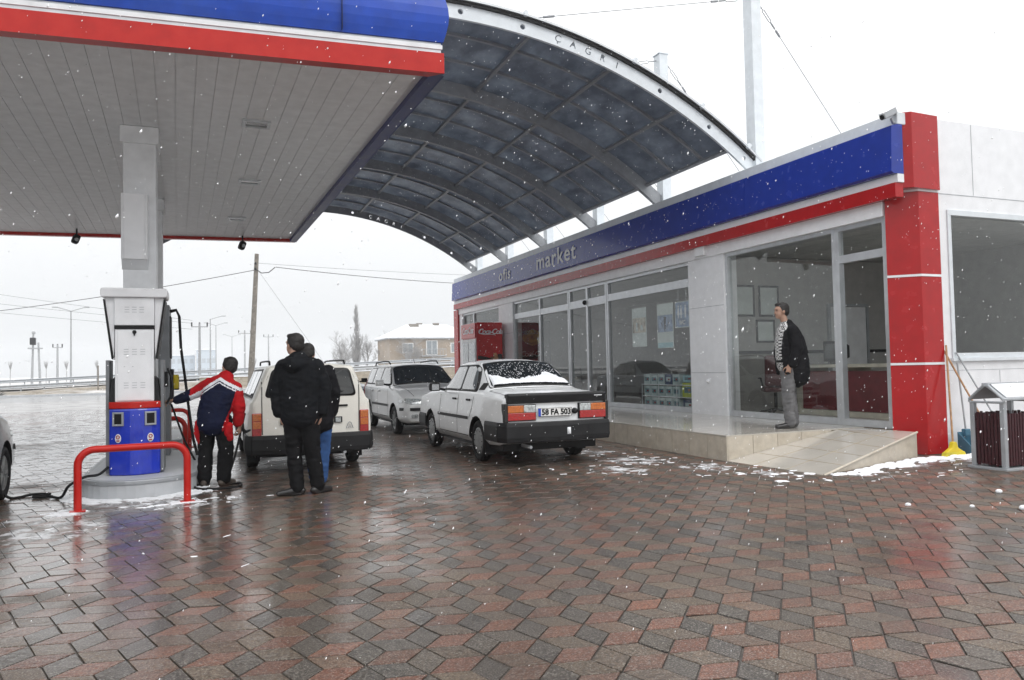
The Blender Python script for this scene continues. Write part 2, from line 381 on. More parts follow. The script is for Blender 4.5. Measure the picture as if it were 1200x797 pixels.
sheet('access_road', -80, 40, 47, 60.5, 0, 'asphalt')
b = MB()
for k in range(60):
    b.b2((-80+k*2.0, 60.5, -.05), (-78.01+k*2.0, 60.75, .13), 0)
tag(b.build('kerb', 'concrete', bevel=.01), kind='structure')
def hzr(x): return min(1.7, max(-.15, .035*(x+16)))
def bank(x, y):
    t = sin(min(1, max(0, (y-60.75)/10.))*pi/2)
    return .06 + (.12+hzr(x))*t + .10*noise.noise(Vector((x*.25, y*.3, 0))) + .05*noise.noise(Vector((x*1.1, y*1.3, 3)))
sheet('roadside_bank', -90, 60, 60.75, 74, 0, 'grassbank', nx=220, ny=24, zf=bank)
sheet('highway', -140, 160, 74, 91, 0, 'asphalt', nx=150, ny=1, zf=lambda x, y: .42+hzr(x))
def far_hill(x, y): return .36+hzr(x)*max(0, 1-(y-91)/60.) - .9*min(1, max(0, (y-92)/30.)) + .4*noise.noise(Vector((x*.02, y*.02, 7)))
sheet('snowy_plain', -500, 500, 91, 680, 0, 'field', nx=120, ny=60, zf=far_hill)

# little drifts and trodden slush lying on the blocks
def snow_patches():
    rnd = random.Random(11); b = MB(); ang = [radians(a) for a in (-12, 48, 108)]
    def blob(x, y, r, h, st=1., an=0.):
        n = rnd.randint(7, 11); vs = [(x, y, h)]; ph = rnd.random()*6
        ring = []
        for k in range(n):
            a = 2*pi*k/n; rr = r*(.55+.75*rnd.random()); px = cos(a)*rr*st; py = sin(a)*rr/st
            ring.append((x+px*cos(an)-py*sin(an), y+px*sin(an)+py*cos(an)))
        vs += [(x+(p[0]-x)*.6, y+(p[1]-y)*.6, h*.85) for p in ring] + [(p[0], p[1], .0005) for p in ring]
        fs = [(0, 1+k, 1+(k+1) % n) for k in range(n)] + [(1+k, 1+n+k, 1+n+(k+1) % n, 1+(k+1) % n) for k in range(n)]
        b.add(vs, fs, 0, True)
    # along the ramp foot and its side (thick), by the pillar and the broom
    for k in range(75):
        t = rnd.random()**.8; x = 6.9+2.2*t+rnd.gauss(0, .05); y = 7.02+.62*t - abs(rnd.gauss(0, .05+.10*abs(sin(t*9)))) - .0
        blob(x, y, rnd.uniform(.03, .11), rnd.uniform(.012, .035), 1.5, .28)
    for k in range(26):
        blob(rnd.uniform(5.9, 7.2), 7.2+rnd.gauss(0, .22), rnd.uniform(.02, .07), rnd.uniform(.008, .015), 1.4, rnd.random()*3)
    for k in range(70):
        blob(rnd.uniform(9.0, 10.6), 7.55-abs(rnd.gauss(0, .16)), rnd.uniform(.04, .12), rnd.uniform(.012, .035), 1.3, .1)
    # slush caught in the joints between the blocks: strips along the edges of the lattice
    e = .183; U = [Vector((cos(radians(q)), sin(radians(q))))*e for q in (-12, 48, 108)]
    D1 = U[0]+U[1]; D2 = U[1]+U[2]; det = D1.x*D2.y-D1.y*D2.x; org = Vector((.03, 8.02))
    def edge(x, y, w=1.):
        p = Vector((x, y))-org; i = round((p.x*D2.y-p.y*D2.x)/det); j = round((D1.x*p.y-D1.y*p.x)/det); h = org+D1*i+D2*j
        o_, d = rnd.choice([(h, -U[1]), (h, U[0]), (h, U[2]), (h+U[0], -U[1]), (h-U[1], U[0]), (h+U[2], -U[1]), (h+U[0], U[2]), (h+U[2], U[0])])
        a_ = rnd.uniform(0, .5); b_ = a_+rnd.uniform(.2, .5); n = Vector((-d.y, d.x)).normalized(); K = 7; vs = []; fs = []; w0 = rnd.uniform(.004, .013)*w
        for k in range(K+1):
            t = a_+(b_-a_)*k/K; c = o_+d*t; ww = w0*(.35+.65*sin(pi*k/K))*rnd.uniform(.5, 1.5); of = rnd.uniform(-.4, .4)*w0
            for q, z in ((-1, .0015), (-.4, .0075), (.4, .0075), (1, .0015)): pp = c+n*(ww*q+of); vs.append((pp.x, pp.y, z))
        for k in range(K):
            for q in range(3): z = k*4+q; fs.append((z, z+4, z+5, z+1))
        b.add(vs, fs, 0, True)
    for k in range(150):
        c = rnd.choice([(5.5, 9.2, .55, .7), (4.9, 8.6, .5, .35), (6.0, 8.2, .35, .35), (5.8, 9.0, .4, .4), (7.6, 6.75, .9, .2), (9.4, 6.9, .8, .25), (6.3, 7.8, .3, .4), (5.6, 10.4, .35, .6)])
        edge(rnd.gauss(c[0], c[2]), rnd.gauss(c[1], c[3]), 1.0)
    for k in range(12):
        c = rnd.choice([(-.7, 8.7, .6, .2), (-1.2, 8.2, .5, .4), (-1.0, 7.0, .9, .6), (-2.2, 8, .7, 1.0), (-.2, 6.0, .6, .6)]); edge(rnd.gauss(c[0], c[2]), rnd.gauss(c[1], c[3]), .8)
    for k in range(60): edge(rnd.uniform(-9, -.3), rnd.uniform(10.5, 26), .9)
    for k in range(0): edge(rnd.uniform(-1.5, 7), rnd.uniform(4, 9), .55)
    # round the pump island and the barrier feet
    for k in range(150):
        a = rnd.uniform(pi*1.02, pi*1.98); rr = .62+abs(rnd.gauss(0, .10)); blob(-.70+rr*cos(a), 9.82+rr*sin(a)*1.0, rnd.uniform(.025, .08), rnd.uniform(.008, .02), 1.5, a+pi/2)
    for (x, y) in ((-1.17, 8.64), (-.18, 8.75)):
        for k in range(14): blob(x+rnd.gauss(-.05, .12), y+rnd.gauss(-.02, .05), rnd.uniform(.03, .08), .01, 1.6, 0)
    for k in range(46):
        blob(rnd.gauss(-.2, .45), rnd.gauss(8.75, .22), rnd.uniform(.012, .035), .008, 2.2, rnd.choice(ang))
    for k in range(0):
        blob(rnd.gauss(-2.05, .3), rnd.gauss(7.05, .3), rnd.uniform(.03, .12), rnd.uniform(.006, .012), 1.5, rnd.random()*3)
    for k in range(30):
        blob(rnd.uniform(-7, -.2), rnd.uniform(11.5, 24), rnd.uniform(.02, .06), .008, rnd.choice([1.5, 2.4]), rnd.choice(ang))
    return tag(b.build('snow_patches', 'snow'), kind='stuff')
snow_patches()
b = MB(); rnd = random.Random(3)
for (x, y, r) in ((6.62,4.62,.035),(6.72,4.55,.05),(6.80,4.66,.03),(7.02,4.68,.04),(7.1,4.45,.02),(6.35,4.9,.02),(5.92,5.2,.025),(6.5,4.4,.018),(7.25,5.3,.03),(6.9,4.3,.022)):
    b.ball((x, y, r*.5), r, 5, sc=(1.2, 1, .75))
tag(b.build('snow_lumps', 'snow'), kind='stuff')
# ================================================================== fuel canopy
fc = thing('fuel_canopy', 'wide flat fuel station canopy with grey slatted soffit and blue, white and red fascia', 'canopy', (0, 13, 0))
O = (0, 13, 0)
FR = Vector((2.28, 7.74)); BR = Vector((1.95, 18.95)); FL = Vector((-8.0, 8.55)); BL = Vector((-8.4, 19.95))
def q2(s, t): return FL.lerp(FR, s).lerp(BL.lerp(BR, s), t)      # s: left..right, t: front..back
# soffit of boards running front to back, each with a shadow gap
b = MB(); NB = 50
for i in range(NB):
    s0 = .012+.976*i/NB; s1 = .012+.976*(i+1)/NB; ds = .00025
    P = [q2(s0+ds, .012), q2(s1-ds, .012), q2(s1-ds, .99), q2(s0+ds, .99)]
    vs = [(p.x, p.y, 4.50) for p in P] + [(p.x, p.y, 4.512) for p in P]
    b.add(vs, [(0,1,2,3),(7,6,5,4),(0,4,5,1),(1,5,6,2),(2,6,7,3),(3,7,4,0)], 0)
b.build('soffit', 'soffit', fc, off=O)
b = MB(); P = [q2(0,0), q2(1,0), q2(1,1), q2(0,1)]
b.add([(p.x, p.y, 4.5135) for p in P] + [(p.x, p.y, 5.15) for p in P], [(0,1,2,3),(7,6,5,4),(0,4,5,1),(1,5,6,2),(2,6,7,3),(3,7,4,0)])
b.build('roof_deck', 'soffit', fc, off=O)
b = MB()
for t in (.27, .56, .83):          # cross joints of the boards
    pass
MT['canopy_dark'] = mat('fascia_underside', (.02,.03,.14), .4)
def fascia_band(name, z0, z1, out, mt, bulge=0., seams=()):
    """band run round the four sides; profile points (out, z)"""
    b = MB(); nz = 6 if bulge else 1
    prof = [(out+bulge*sin(pi*k/nz), z0+(z1-z0)*k/nz) for k in range(nz+1)]
    cs = [q2(0,0), q2(1,0), q2(1,1), q2(0,1)]; cen = (cs[0]+cs[2])/2
    N = []
    for i in range(4):
        e0 = (cs[i]-cs[i-1]).normalized(); e1 = (cs[(i+1) % 4]-cs[i]).normalized()
        n0 = Vector((e0.y, -e0.x)); n1 = Vector((e1.y, -e1.x)); nn = (n0+n1); nn = nn/(nn.dot(n0)); N.append(nn)
    full = prof + [(-.06, z1), (-.06, z0)]
    k = len(full); vs = [(cs[i].x+N[i].x*o_, cs[i].y+N[i].y*o_, z) for i in range(4) for o_, z in full]
    fs = [(i*k+j, ((i+1) % 4)*k+j, ((i+1) % 4)*k+(j+1) % k, i*k+(j+1) % k) for i in range(4) for j in range(k)]
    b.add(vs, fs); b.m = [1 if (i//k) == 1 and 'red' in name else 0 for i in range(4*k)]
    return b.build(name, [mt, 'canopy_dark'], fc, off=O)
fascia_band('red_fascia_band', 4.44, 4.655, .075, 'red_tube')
fascia_band('white_fascia_band', 4.657, 4.77, .05, 'alu')
fascia_band('white_fascia_strip', 4.70, 4.745, .062, 'white_paint')
fascia_band('blue_fascia', 4.772, 5.30, .07, 'blue_canopy', .05)
b = MB()          # dark joints between the blue fascia sheets, front side
for s in (.12, .38, .64, .905):
    b = MB(); p = q2(s, 0); b.box((p.x, p.y-.10, 5.03), (.006, .10, .5), rz=-.08)
    b.build('fascia_joint', 'black', fc, off=O)
b = MB()
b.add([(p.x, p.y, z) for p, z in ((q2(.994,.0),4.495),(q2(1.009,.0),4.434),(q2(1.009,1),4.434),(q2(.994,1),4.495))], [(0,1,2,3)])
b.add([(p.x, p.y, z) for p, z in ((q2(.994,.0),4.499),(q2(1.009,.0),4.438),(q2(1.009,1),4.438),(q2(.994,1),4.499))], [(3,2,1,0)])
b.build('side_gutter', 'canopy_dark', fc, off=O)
MT['lamp_glass'] = mat('lamp_glass', (.10,.11,.11), .15, coat=.6)
for (x, y) in ((.62, 10.15), (.70, 13.3), (.62, 16.6)):
    b = MB(); w, h = .26, .2
    for dx, dy, sx, sy in ((-w/2-.02,0,.04,h+.08),(w/2+.02,0,.04,h+.08),(0,-h/2-.02,w,.04),(0,h/2+.02,w,.04)): b.box((x+dx, y+dy, 4.485), (sx, sy, .03))
    f = b.build('recessed_light', 'alu', fc, off=O)
    b = MB(); b.box((x, y, 4.492), (w-.004, h-.004, .014)); b.build('lamp_glass', 'lamp_glass', f, off=O)
def canopy_column(x, y, box=True):
    w = .19
    b = MB(); b.b2((x-w, y-w, .16), (x+w, y+w, 4.30), 0); c = b.build('column', 'soffit', fc, bevel=.012, off=O)
    b = MB(); b.b2((x-w-.035, y-w-.035, 4.28), (x+w+.035, y+w+.035, 4.497)); b.build('column_cap', 'soffit', c, bevel=.006, off=O)
    if box:
        b = MB(); b.b2((x-w-.015, y-w-.10, 2.78), (x+w-.09, y-w+.0, 3.62)); k = b.build('cable_box', 'white_paint', c, bevel=.01, off=O)
        b = MB(); b.b2((x-w+.02, y-w-.112, 2.785), (x+w-.125, y-w-.1005, 3.615)); b.build('box_cover', 'white_panel', k, bevel=.004, off=O)
        b = MB(); b.add([(x-w-.01,y-w-.10,2.78),(x+w-.095,y-w-.10,2.78),(x+w-.095,y-w,2.66),(x-w-.01,y-w,2.66),(x-w-.01,y-w,2.779),(x+w-.095,y-w,2.779)],[(0,1,2,3),(0,3,4),(1,5,2)]); b.build('box_foot', 'soffit', k, off=O)
canopy_column(-.765, 10.95); canopy_column(-.90, 15.3, False)
canopy_column(-6.6, 11.3, False); canopy_column(-6.8, 15.8, False)

# ================================================================== barrel-vaulted canopy between pumps and shop
vr = thing('barrel_vault_canopy', 'grey barrel-vaulted canopy of steel ribs and smoky sheets between pumps and shop', 'vaulted canopy', (3.5, 19, 0))
O = (3.5, 19, 0)
VC, VZ, VR = 3.5, -2.4, 9.5
RY = [11.3, 14.35, 17.4, 20.5, 23.65, 26.7]
A0, A1 = radians(90+33.5), radians(90-38.8)
def arcp(r, a): return (VC+r*cos(a), VZ+r*sin(a))
def arc_band(r0_, r1_, y0, y1, m='grey_steel', n=48, a0=A0, a1=A1):
    b = MB(); poly = [arcp(r0_, a0+(a1-a0)*k/n) for k in range(n+1)] + [arcp(r1_, a1+(a0-a1)*k/n) for k in range(n+1)]
    b.v = []; k = len(poly)
    vs = [(p[0], y0, p[1]) for p in poly] + [(p[0], y1, p[1]) for p in poly]; fs = []
    for i in range(k): fs.append((i, (i+1) % k, k+(i+1) % k, k+i))
    for i in range(n): fs.append((i, 2*n+1-i, 2*n-i, i+1)); fs.append((k+i, k+i+1, k+2*n-i, k+2*n+1-i))
    b.add(vs, fs); return b
MT['vault_sheet'] = None
def sheet_mat():
    m = bpy.data.materials.new('smoky_polycarbonate'); m.use_nodes = True; n = m.node_tree; p = n.nodes['Principled BSDF']; L = n.links.new
    tc = n.nodes.new('ShaderNodeTexCoord'); t = n.nodes.new('ShaderNodeTexNoise'); t.inputs['Scale'].default_value = 2.6; t.inputs['Detail'].default_value = 7; t.inputs['Roughness'].default_value = .6
    mp = n.nodes.new('ShaderNodeMapping'); mp.inputs['Scale'].default_value = (1, .55, 1); L(tc.outputs['Object'], mp.inputs[0]); L(mp.outputs[0], t.inputs[0])
    r = n.nodes.new('ShaderNodeValToRGB'); r.color_ramp.elements[0].color = (.15,.17,.205,1); r.color_ramp.elements[1].color = (.30,.33,.37,1)
    r.color_ramp.elements[0].position = .38; r.color_ramp.elements[1].position = .72; L(t.outputs[0], r.inputs[0]); 
    p.inputs['Roughness'].default_value = .28; L(r.outputs[0], p.inputs['Base Color'])
    tl = n.nodes.new('ShaderNodeBsdfTranslucent'); ms = n.nodes.new('ShaderNodeMixShader'); ms.inputs[0].default_value = .6
    L(r.outputs[0], tl.inputs[0]); o = n.nodes['Material Output']; L(p.outputs[0], ms.inputs[1]); L(tl.outputs[0], ms.inputs[2]); L(ms.outputs[0], o.inputs[0]); return m
MT['vault_sheet'] = sheet_mat()
for i in range(5):
    b = arc_band(VR-.035, VR-.025, RY[i]-(.04 if i == 0 else .0), RY[i+1]-.01+(.35 if i == 4 else 0), a1=radians(90-35.6)); b.build('roof_sheet', 'vault_sheet', vr, off=O)
# end beams with cut-through lettering and holes
def end_beam(y, mtl, thick=.05):
    b = arc_band(VR-.30, VR-.06, y, y+thick); b.m = [0]*len(b.f)
    o = b.build('end_beam', mtl, vr, off=O)
    cu = MB(); rm = VR-.18
    word = 'ÇAĞRI'
    for k, ch in enumerate(word):
        a = radians(90-11.9-1.75*k); c = arcp(rm, a); ux = Vector((sin(a), 0, -cos(a))); uy = Vector((cos(a), 0, sin(a)))
        if ch == 'Ğ':
            ch = 'G'; tw = ux.cross(uy)
            m_ = Vector((c[0]-O[0], y+thick/2-O[1], c[1]))+uy*.098; pl = []
            for q in range(7): an = pi+pi*q/6; pl.append(m_+ux*.034*cos(an)+uy*.022*sin(an))
            for q in range(7): an = 2*pi-pi*q/6; pl.append(m_+ux*.022*cos(an)+uy*.010*sin(an)+uy*.0)
            vs_ = [p_-tw*.2 for p_ in pl]+[p_+tw*.2 for p_ in pl]; n_ = 14
            cu.add(vs_, [(q, (q+1) % n_, n_+(q+1) % n_, n_+q) for q in range(n_)]+[(q, q+1, 12-q, 13-q) for q in range(6)]+[(n_+q, n_+q+1, n_+12-q, n_+13-q) for q in range(6)])
        text_mb(ch, .17, .4, cu, (c[0]-O[0], y+thick/2-O[1], c[1]), ux, uy, offset=.001)
    ct = cu.build('cut', 'black'); boolean_cut(o, ct)
    cu = MB()
    for d in (-21, -14, 1.5, 8.0, 24.5, 31.5, 37.0):
        a = radians(90-d+.01); c = arcp(rm, a); cu.tube([(c[0]-O[0], y-.2-O[1], c[1]), (c[0]-O[0], y+.3-O[1], c[1])], .045, 16)
    ct = cu.build('cut', 'black'); boolean_cut(o, ct)
    return o
end_beam(11.25, 'steel_white'); end_beam(26.68, 'grey_steel')
arc_band(VR-.022, VR+.015, 11.17, 11.30).build('edge_trim', 'alu', vr, off=O)
arc_band(VR-.075, VR-.03, 11.20, 11.28).build('edge_gasket', 'black', vr, off=O)
for a in (8, 20.5, 29.5, 36.5):
    c = arcp(VR+.01, radians(90-a)); b = MB(); b.box((c[0], 11.20, c[1]), (.06, .12, .09), R=Matrix.Rotation(radians(a), 3, 'Y')); b.build('edge_clip', 'steel_white', vr, off=O)
for i, y in enumerate(RY[1:-1]):
    arc_band(VR-.30, VR-.05, y-.05, y+.05).build('rib', 'grey_steel', vr, off=O)
for i in range(5):
    for t in (1/3., 2/3.):
        y = RY[i]+(RY[i+1]-RY[i])*t
        arc_band(VR-.085, VR-.04, y-.03, y+.03, a1=radians(90-35.6)).build('batten', 'grey_steel', vr, off=O)
for a in (-26, -13, -1, 9.5, 19, 28, 35.5):
    c = arcp(VR-.11, radians(90-a)); b = MB(); b.box((c[0], 19, c[1]), (.06, 15.3, .07), R=Matrix.Rotation(radians(a), 3, 'Y')); b.build('purlin', 'grey_steel', vr, off=O)
for i, y in enumerate(RY):
    b = MB(); b.b2((9.32, y-.12, 4.2), (9.54, y+.12, 8.18)); mst = b.build('mast', 'steel_white', vr, bevel=.006, off=O)
    b = MB(); b.b2((9.30, y-.14, 8.18), (9.56, y+.14, 8.20)); b.build('mast_cap', 'steel_white', mst, off=O)
    for sg, tgt in ((-1, (4.85, y, 6.99)), (1, (12.35, y, 4.7))):
        p0 = Vector((9.43+sg*.12, y, 8.05)); p1 = Vector(tgt); d = (p1-p0); L_ = d.length; u = d/L_
        b = MB(); b.tube([p0, p0+u*.18], .012, 6)
        for cc, hl in ((.34, .15),):
            s1 = u.cross(Vector((0, 1, 0))).normalized()*.028
            b.tube([p0+u*(cc-hl), p0+u*(cc-hl+.04)+s1, p0+u*(cc+hl-.04)+s1, p0+u*(cc+hl), p0+u*(cc+hl-.04)-s1, p0+u*(cc-hl+.04)-s1], .009, 6, closed=True)
        b.tube([p0+u*.49, p0+u*.62], .016, 6); b.tube([p0+u*.66, p0+u*.8], .022, 6)
        b.tube([p0+u*.6, p0+u*(L_-.5)], .0075, 6); b.tube([p1-u*.55, p1-u*.35], .022, 6); b.tube([p1-u*.36, p1], .010, 6)
        b.build('stay_cable', 'grey_steel', mst, off=O)

# ================================================================== the shop
sh = thing('shop_building', 'long single-storey white station shop with blue fascia, red stripe and tall glass front', 'building', (9, 18, 0))
O = (9, 18, 0)
XF = 9.0
def P(name, m, fn, bevel=0., par=None):
    b = MB(); fn(b); return b.build(name, m, par or sh, bevel=bevel, off=O)
SEAM = MT['white_panel']
# front wall pieces
P('wall_pier', 'white_panel', lambda b: b.b2((9.0, 11.8, .0), (9.3, 12.92, 3.40)), .004)
P('wall_pier', 'white_panel', lambda b: b.b2((9.0, 22.4, .0), (9.3, 23.65, 3.40)), .004)
P('wall_pier', 'white_panel', lambda b: b.b2((9.0, 27.5, .0), (9.3, 28.2, 3.40)), .004)
P('lintel', 'white_panel', lambda b: b.b2((8.97, 8.134, 3.38), (9.3, 28.2, 3.60)), .004)
P('parapet_wall', 'white_panel', lambda b: b.b2((9.02, 8.0, 3.60), (9.3, 28.2, 4.72)))
P('parapet_coping', 'steel_white', lambda b: b.b2((8.93, 7.78, 4.60), (9.32, 28.25, 4.77)), .01)
P('red_stripe', 'red_panel', lambda b: b.b2((8.87, 7.80, 3.585), (9.02, 28.15, 3.785)), .004)
P('white_stripe', 'white_panel', lambda b: b.b2((8.90, 7.78, 3.787), (9.02, 28.17, 3.905)), .003)
def blue(b):
    prof = [(9.02, 3.907), (8.84, 3.907)] + [(8.79+.03*k/6, 3.93+.64*k/6) for k in range(7)] + [(8.93, 4.598), (9.02, 4.598)]
    ys = [7.98, 8.0] + [10.8+3.05*k for k in range(6)] + [28.1]
    ys = [7.78, 10.9, 13.95, 17.0, 20.05, 23.1, 26.2, 28.12]
    for i in range(len(ys)-1): b.prism(prof, ys[i]+.003, ys[i+1]-.003, 'y', 0)
P('blue_fascia', 'blue_panel', blue)
# seams on piers
def seam(b):
    for z in (1.15, 2.42):
        b.b2((8.996, 11.81, z), (8.9985, 12.91, z+.008)); b.b2((8.996, 22.41, z), (8.9985, 23.64, z+.008))
P('panel_joint', 'galv', seam)
# lettering: individual pale letters on the blue band
MT['letter'] = mat('letter_grey', (.88,.88,.90), .4)
for wd, yc, sz, zc in (('ofis', 22.5, .50, 4.255), ('market', 18.75, .62, 4.275)):
    b = text_mb(wd, sz, .008, None, (8.790, yc, zc), (0,-1,0), (0,0,1), offset=.006, space=1.12, sx=1.28); b.build('lettering', 'letter', sh, off=O)
# red corner column, near end, chamfered, in four lifts divided by white lines
low = [(9.14, 8.132), (9.0, 8.11), (9.30, 7.80), (9.69, 7.80), (9.69, 8.132)]
upp = [(9.01, 8.30), (9.01, 7.84), (9.14, 7.73), (9.68, 7.76), (9.68, 8.30)]
cz = [0, 1.28, 2.52, 3.72]
for k in range(3): P('corner_column', 'red_panel', lambda b: b.prism(low, cz[k]+.006, cz[k+1]-.03, 'z'), .004)
P('corner_column', 'red_panel', lambda b: b.prism(upp, 3.72, 4.78, 'z'), .004)
def wl(b):
    g = lambda pl, o_: [(p[0]-(o_ if p[0] < 9.1 else 0), p[1]-(o_ if p[1] < 8.2 else 0)) for p in pl]
    b.prism(g(low, .006), ZZ-.028, ZZ+.004, 'z')
for ZZ in cz[1:]: P('white_column_line', 'white_paint', wl)
P('corner_column', 'red_panel', lambda b: b.b2((8.93, 27.85, 0), (9.35, 28.35, 3.56)), .004)
# side wall (faces the camera)
SY = 7.88
def side(b):
    X0, X1 = 9.69, 18.0
    b.b2((X0, SY, 0), (9.94, SY+.25, 4.78)); b.b2((9.94, SY, 0), (13.9, SY+.25, 1.36)); b.b2((9.94, SY, 3.47), (13.9, SY+.25, 4.78)); b.b2((13.9, SY, 0), (X1, SY+.25, 4.78))
P('side_wall', 'white_panel', side)
def sj(b):
    b.b2((9.70, SY-.004, 3.70), (18, SY-.001, 3.71)); b.b2((10.5, SY-.004, 3.72), (10.506, SY-.001, 4.77)); b.b2((11.9, SY-.004, 3.72), (11.906, SY-.001, 4.77))
    b.b2((9.70, SY-.004, 1.16), (18, SY-.001, 1.165)); b.b2((10.9, SY-.004, .02), (10.905, SY-.001, 1.15))
P('panel_joint', 'galv', sj)
def swf(b):
    b.b2((9.93, SY-.02, 1.34), (13.9, SY+.10, 1.41)); b.b2((9.93, SY-.02, 3.40), (13.9, SY+.10, 3.48)); b.b2((9.93, SY-.02, 1.41), (10.0, SY+.10, 3.40)); b.b2((12.9, SY-.0, 1.41), (12.97, SY+.10, 3.40))
w = P('window_frame', 'steel_white', swf, .004)
P('pane', 'glass', lambda b: b.b2((9.99, SY+.04, 1.40), (13.88, SY+.05, 3.41)), par=w)
P('window_sill', 'steel_white', lambda b: b.b2((9.90, SY-.05, 1.29), (13.95, SY+.0, 1.34)), .004)
# back and far walls, roof, ceiling, floor
MT['inner_wall'] = mat('inner_wall', (.42,.41,.395), .6, var=.05, dirt=.1)
MT['ceiling_tile'] = mat('ceiling_tile', (.55,.55,.54), .7)
MT['inner_floor'] = mat('inner_floor', (.30,.25,.20), .3, var=.3, vscale=3, coat=.3)
P('back_wall', 'inner_wall', lambda b: b.b2((14.2, 8.1, 0), (14.4, 28.2, 4.6)))
P('end_wall', 'inner_wall', lambda b: b.b2((9.3, 28.0, 0), (14.2, 28.2, 4.72)))
P('partition_wall', 'inner_wall', lambda b: b.b2((9.31, 12.3, .36), (14.19, 12.42, 3.42)))
P('inner_door', 'white_paint', lambda b: b.b2((12.0, 12.25, .36), (12.95, 12.298, 2.45)), .005)
P('inner_door_frame', 'galv', lambda b: (b.b2((11.93, 12.24, .36), (11.99, 12.298, 2.52)), b.b2((12.96, 12.24, .36), (13.02, 12.298, 2.52)), b.b2((11.99, 12.24, 2.46), (12.96, 12.298, 2.52))))
P('ceiling', 'ceiling_tile', lambda b: b.b2((9.31, 8.14, 3.44), (14.19, 27.99, 3.50)))
P('floor', 'inner_floor', lambda b: b.b2((9.05, 8.14, .0), (14.19, 27.99, .352)))
P('flat_roof', 'snow', lambda b: b.b2((9.31, 8.14, 4.40), (14.19, 27.99, 4.50)))
# glazing: frames are real bars, panes hang inside
def frame(name, y0, y1, z0, z1, bars_y=(), bars_z=(), t=.07, d=.10, x=9.04, m='alu', pane='glass', zsplit=None):
    b = MB(); b.b2((x, y0, z0), (x+d, y0+t, z1)); b.b2((x, y1-t, z0), (x+d, y1, z1)); b.b2((x, y0+t, z0), (x+d, y1-t, z0+t*1.5)); b.b2((x, y0+t, z1-t), (x+d, y1-t, z1))
    for yy in bars_y: b.b2((x-.003, yy-.05, z0+.002), (x+d+.003, yy+.05, z1-.002))
    for (zz, h, ya, yb) in bars_z: b.b2((x+.004, ya, zz), (x+d-.004, yb, zz+h))
    f = b.build(name, m, sh, bevel=.003, off=O)
    if pane:
        b = MB(); b.b2((x+.045, y0+t*.5, z0+t), (x+.055, y1-t*.5, z1-t*.5)); b.build('pane', pane, f, off=O)
    return f
frame('window_frame', 9.10, 11.80, .35, 3.38)
f = frame('door_frame', 8.14, 9.098, .35, 3.38, bars_z=((2.82, .12, 8.2, 9.03),), pane=None)
P('pane', 'glass', lambda b: b.b2((9.085, 8.2, 2.93), (9.095, 9.04, 3.32)), par=f)
# open glass door, swung inwards on the right jamb
dd = MB(); Rd = Matrix.Rotation(radians(-62), 3, 'Z')
def dbox(c, s, mb): 
    cc = Rd @ Vector(c); mb.box((9.12+cc.x, 8.22+cc.y, c[2]), s, R=Rd)
for c, s in (((0, .03, 1.58), (.05, .06, 2.42)), ((0, .80, 1.58), (.05, .06, 2.42)), ((0, .415, .47), (.05, .71, .2)), ((0, .415, 2.76), (.05, .71, .06))): dbox(c, s, dd)
dr = dd.build('door', 'alu', sh, bevel=.003, off=O)
b = MB(); dbox((0, .415, 1.65), (.01, .71, 2.18), b); b.build('pane', 'glass_door', dr, off=O)
b = MB(); dbox((-.045, .76, 1.45), (.03, .03, .28), b); b.build('handle', 'black', dr, off=O)
frame('window_frame', 12.92, 16.38, .35, 3.38, bars_z=((2.88, .17, 12.99, 16.31),))
frame('sliding_door_frame', 16.40, 18.46, .35, 3.38, bars_y=(17.42,), bars_z=((2.84, .20, 16.47, 18.39),))
P('door_sensor', 'black', lambda b: b.ball((9.02, 17.5, 2.95), .06, 8))
frame('window_frame', 18.48, 22.40, .35, 3.38, bars_z=((2.84, .17, 18.55, 22.33),), bars_y=(20.4,))
frame('window_frame', 23.65, 27.50, .35, 3.38, bars_z=((2.75, .12, 23.72, 27.43),), bars_y=(26.3,))
# wall box and little lamp on the pier
P('alarm_box', 'white_paint', lambda b: b.b2((8.90, 12.26, 3.42), (8.999, 12.56, 3.66)), .01)
P('wall_button', 'white_paint', lambda b: b.ball((8.985, 12.35, .99), .04, 8))

# ================================================================== platform and ramp
MT['tile'] = mat('stone_tile', (.50,.47,.42), .16, var=.05, vscale=4, coat=.4, coatr=.08, dirt=.3, dcol=(.33,.28,.22), dscale=2)
MT['tile_side'] = mat('stone_tile_side', (.52,.47,.39), .35, var=.06, vscale=9, dirt=.45, dcol=(.30,.24,.17), dscale=5)
MT['grout'] = mat('grout', (.30,.24,.16), .7, var=.2)
pf = thing('entrance_platform', 'low raised platform of polished beige stone tiles running along the shop front', 'platform', (7.8, 18, 0)); O2 = (7.8, 18, 0)
b = MB(); b.b2((6.58, 8.66, -.02), (9.04, 28.0, .330)); b.build('platform_core', 'grout', pf, off=O2)
b = MB(); ny = 32; y0, y1 = 8.64, 28.02; dy = (y1-y0)/ny
for i in range(ny):
    for j in range(4):
        xa = 6.555 + (9.03-6.555)*j/4; xb = 6.555 + (9.03-6.555)*(j+1)/4
        b.b2((xa+.002, y0+dy*i+.002, .331), (xb-.002, y0+dy*(i+1)-.002, .350))
b.build('top_tiles', 'tile', pf, bevel=.0015, off=O2)
b = MB(); yy = 8.64; 
while yy < 27.9:
    b.b2((6.562, yy+.004, -.01), (6.579, yy+.436, .3305)); yy += .44
xx = 6.58
while xx < 8.3: b.b2((xx+.003, 8.643, -.01), (min(xx+.42, 8.4), 8.659, .3305)); xx += .425
b.build('riser_tiles', 'tile_side', pf, off=O2)
rp = thing('entrance_ramp', 'sloping beige tiled ramp rising from the paving to the open shop door', 'ramp', (7.8, 8, 0)); O3 = (7.8, 8, 0)
b = MB(); A_ = [(6.56, 8.60), (6.68, 7.02), (9.02, 7.74), (9.02, 8.638), (6.56, 8.638)]
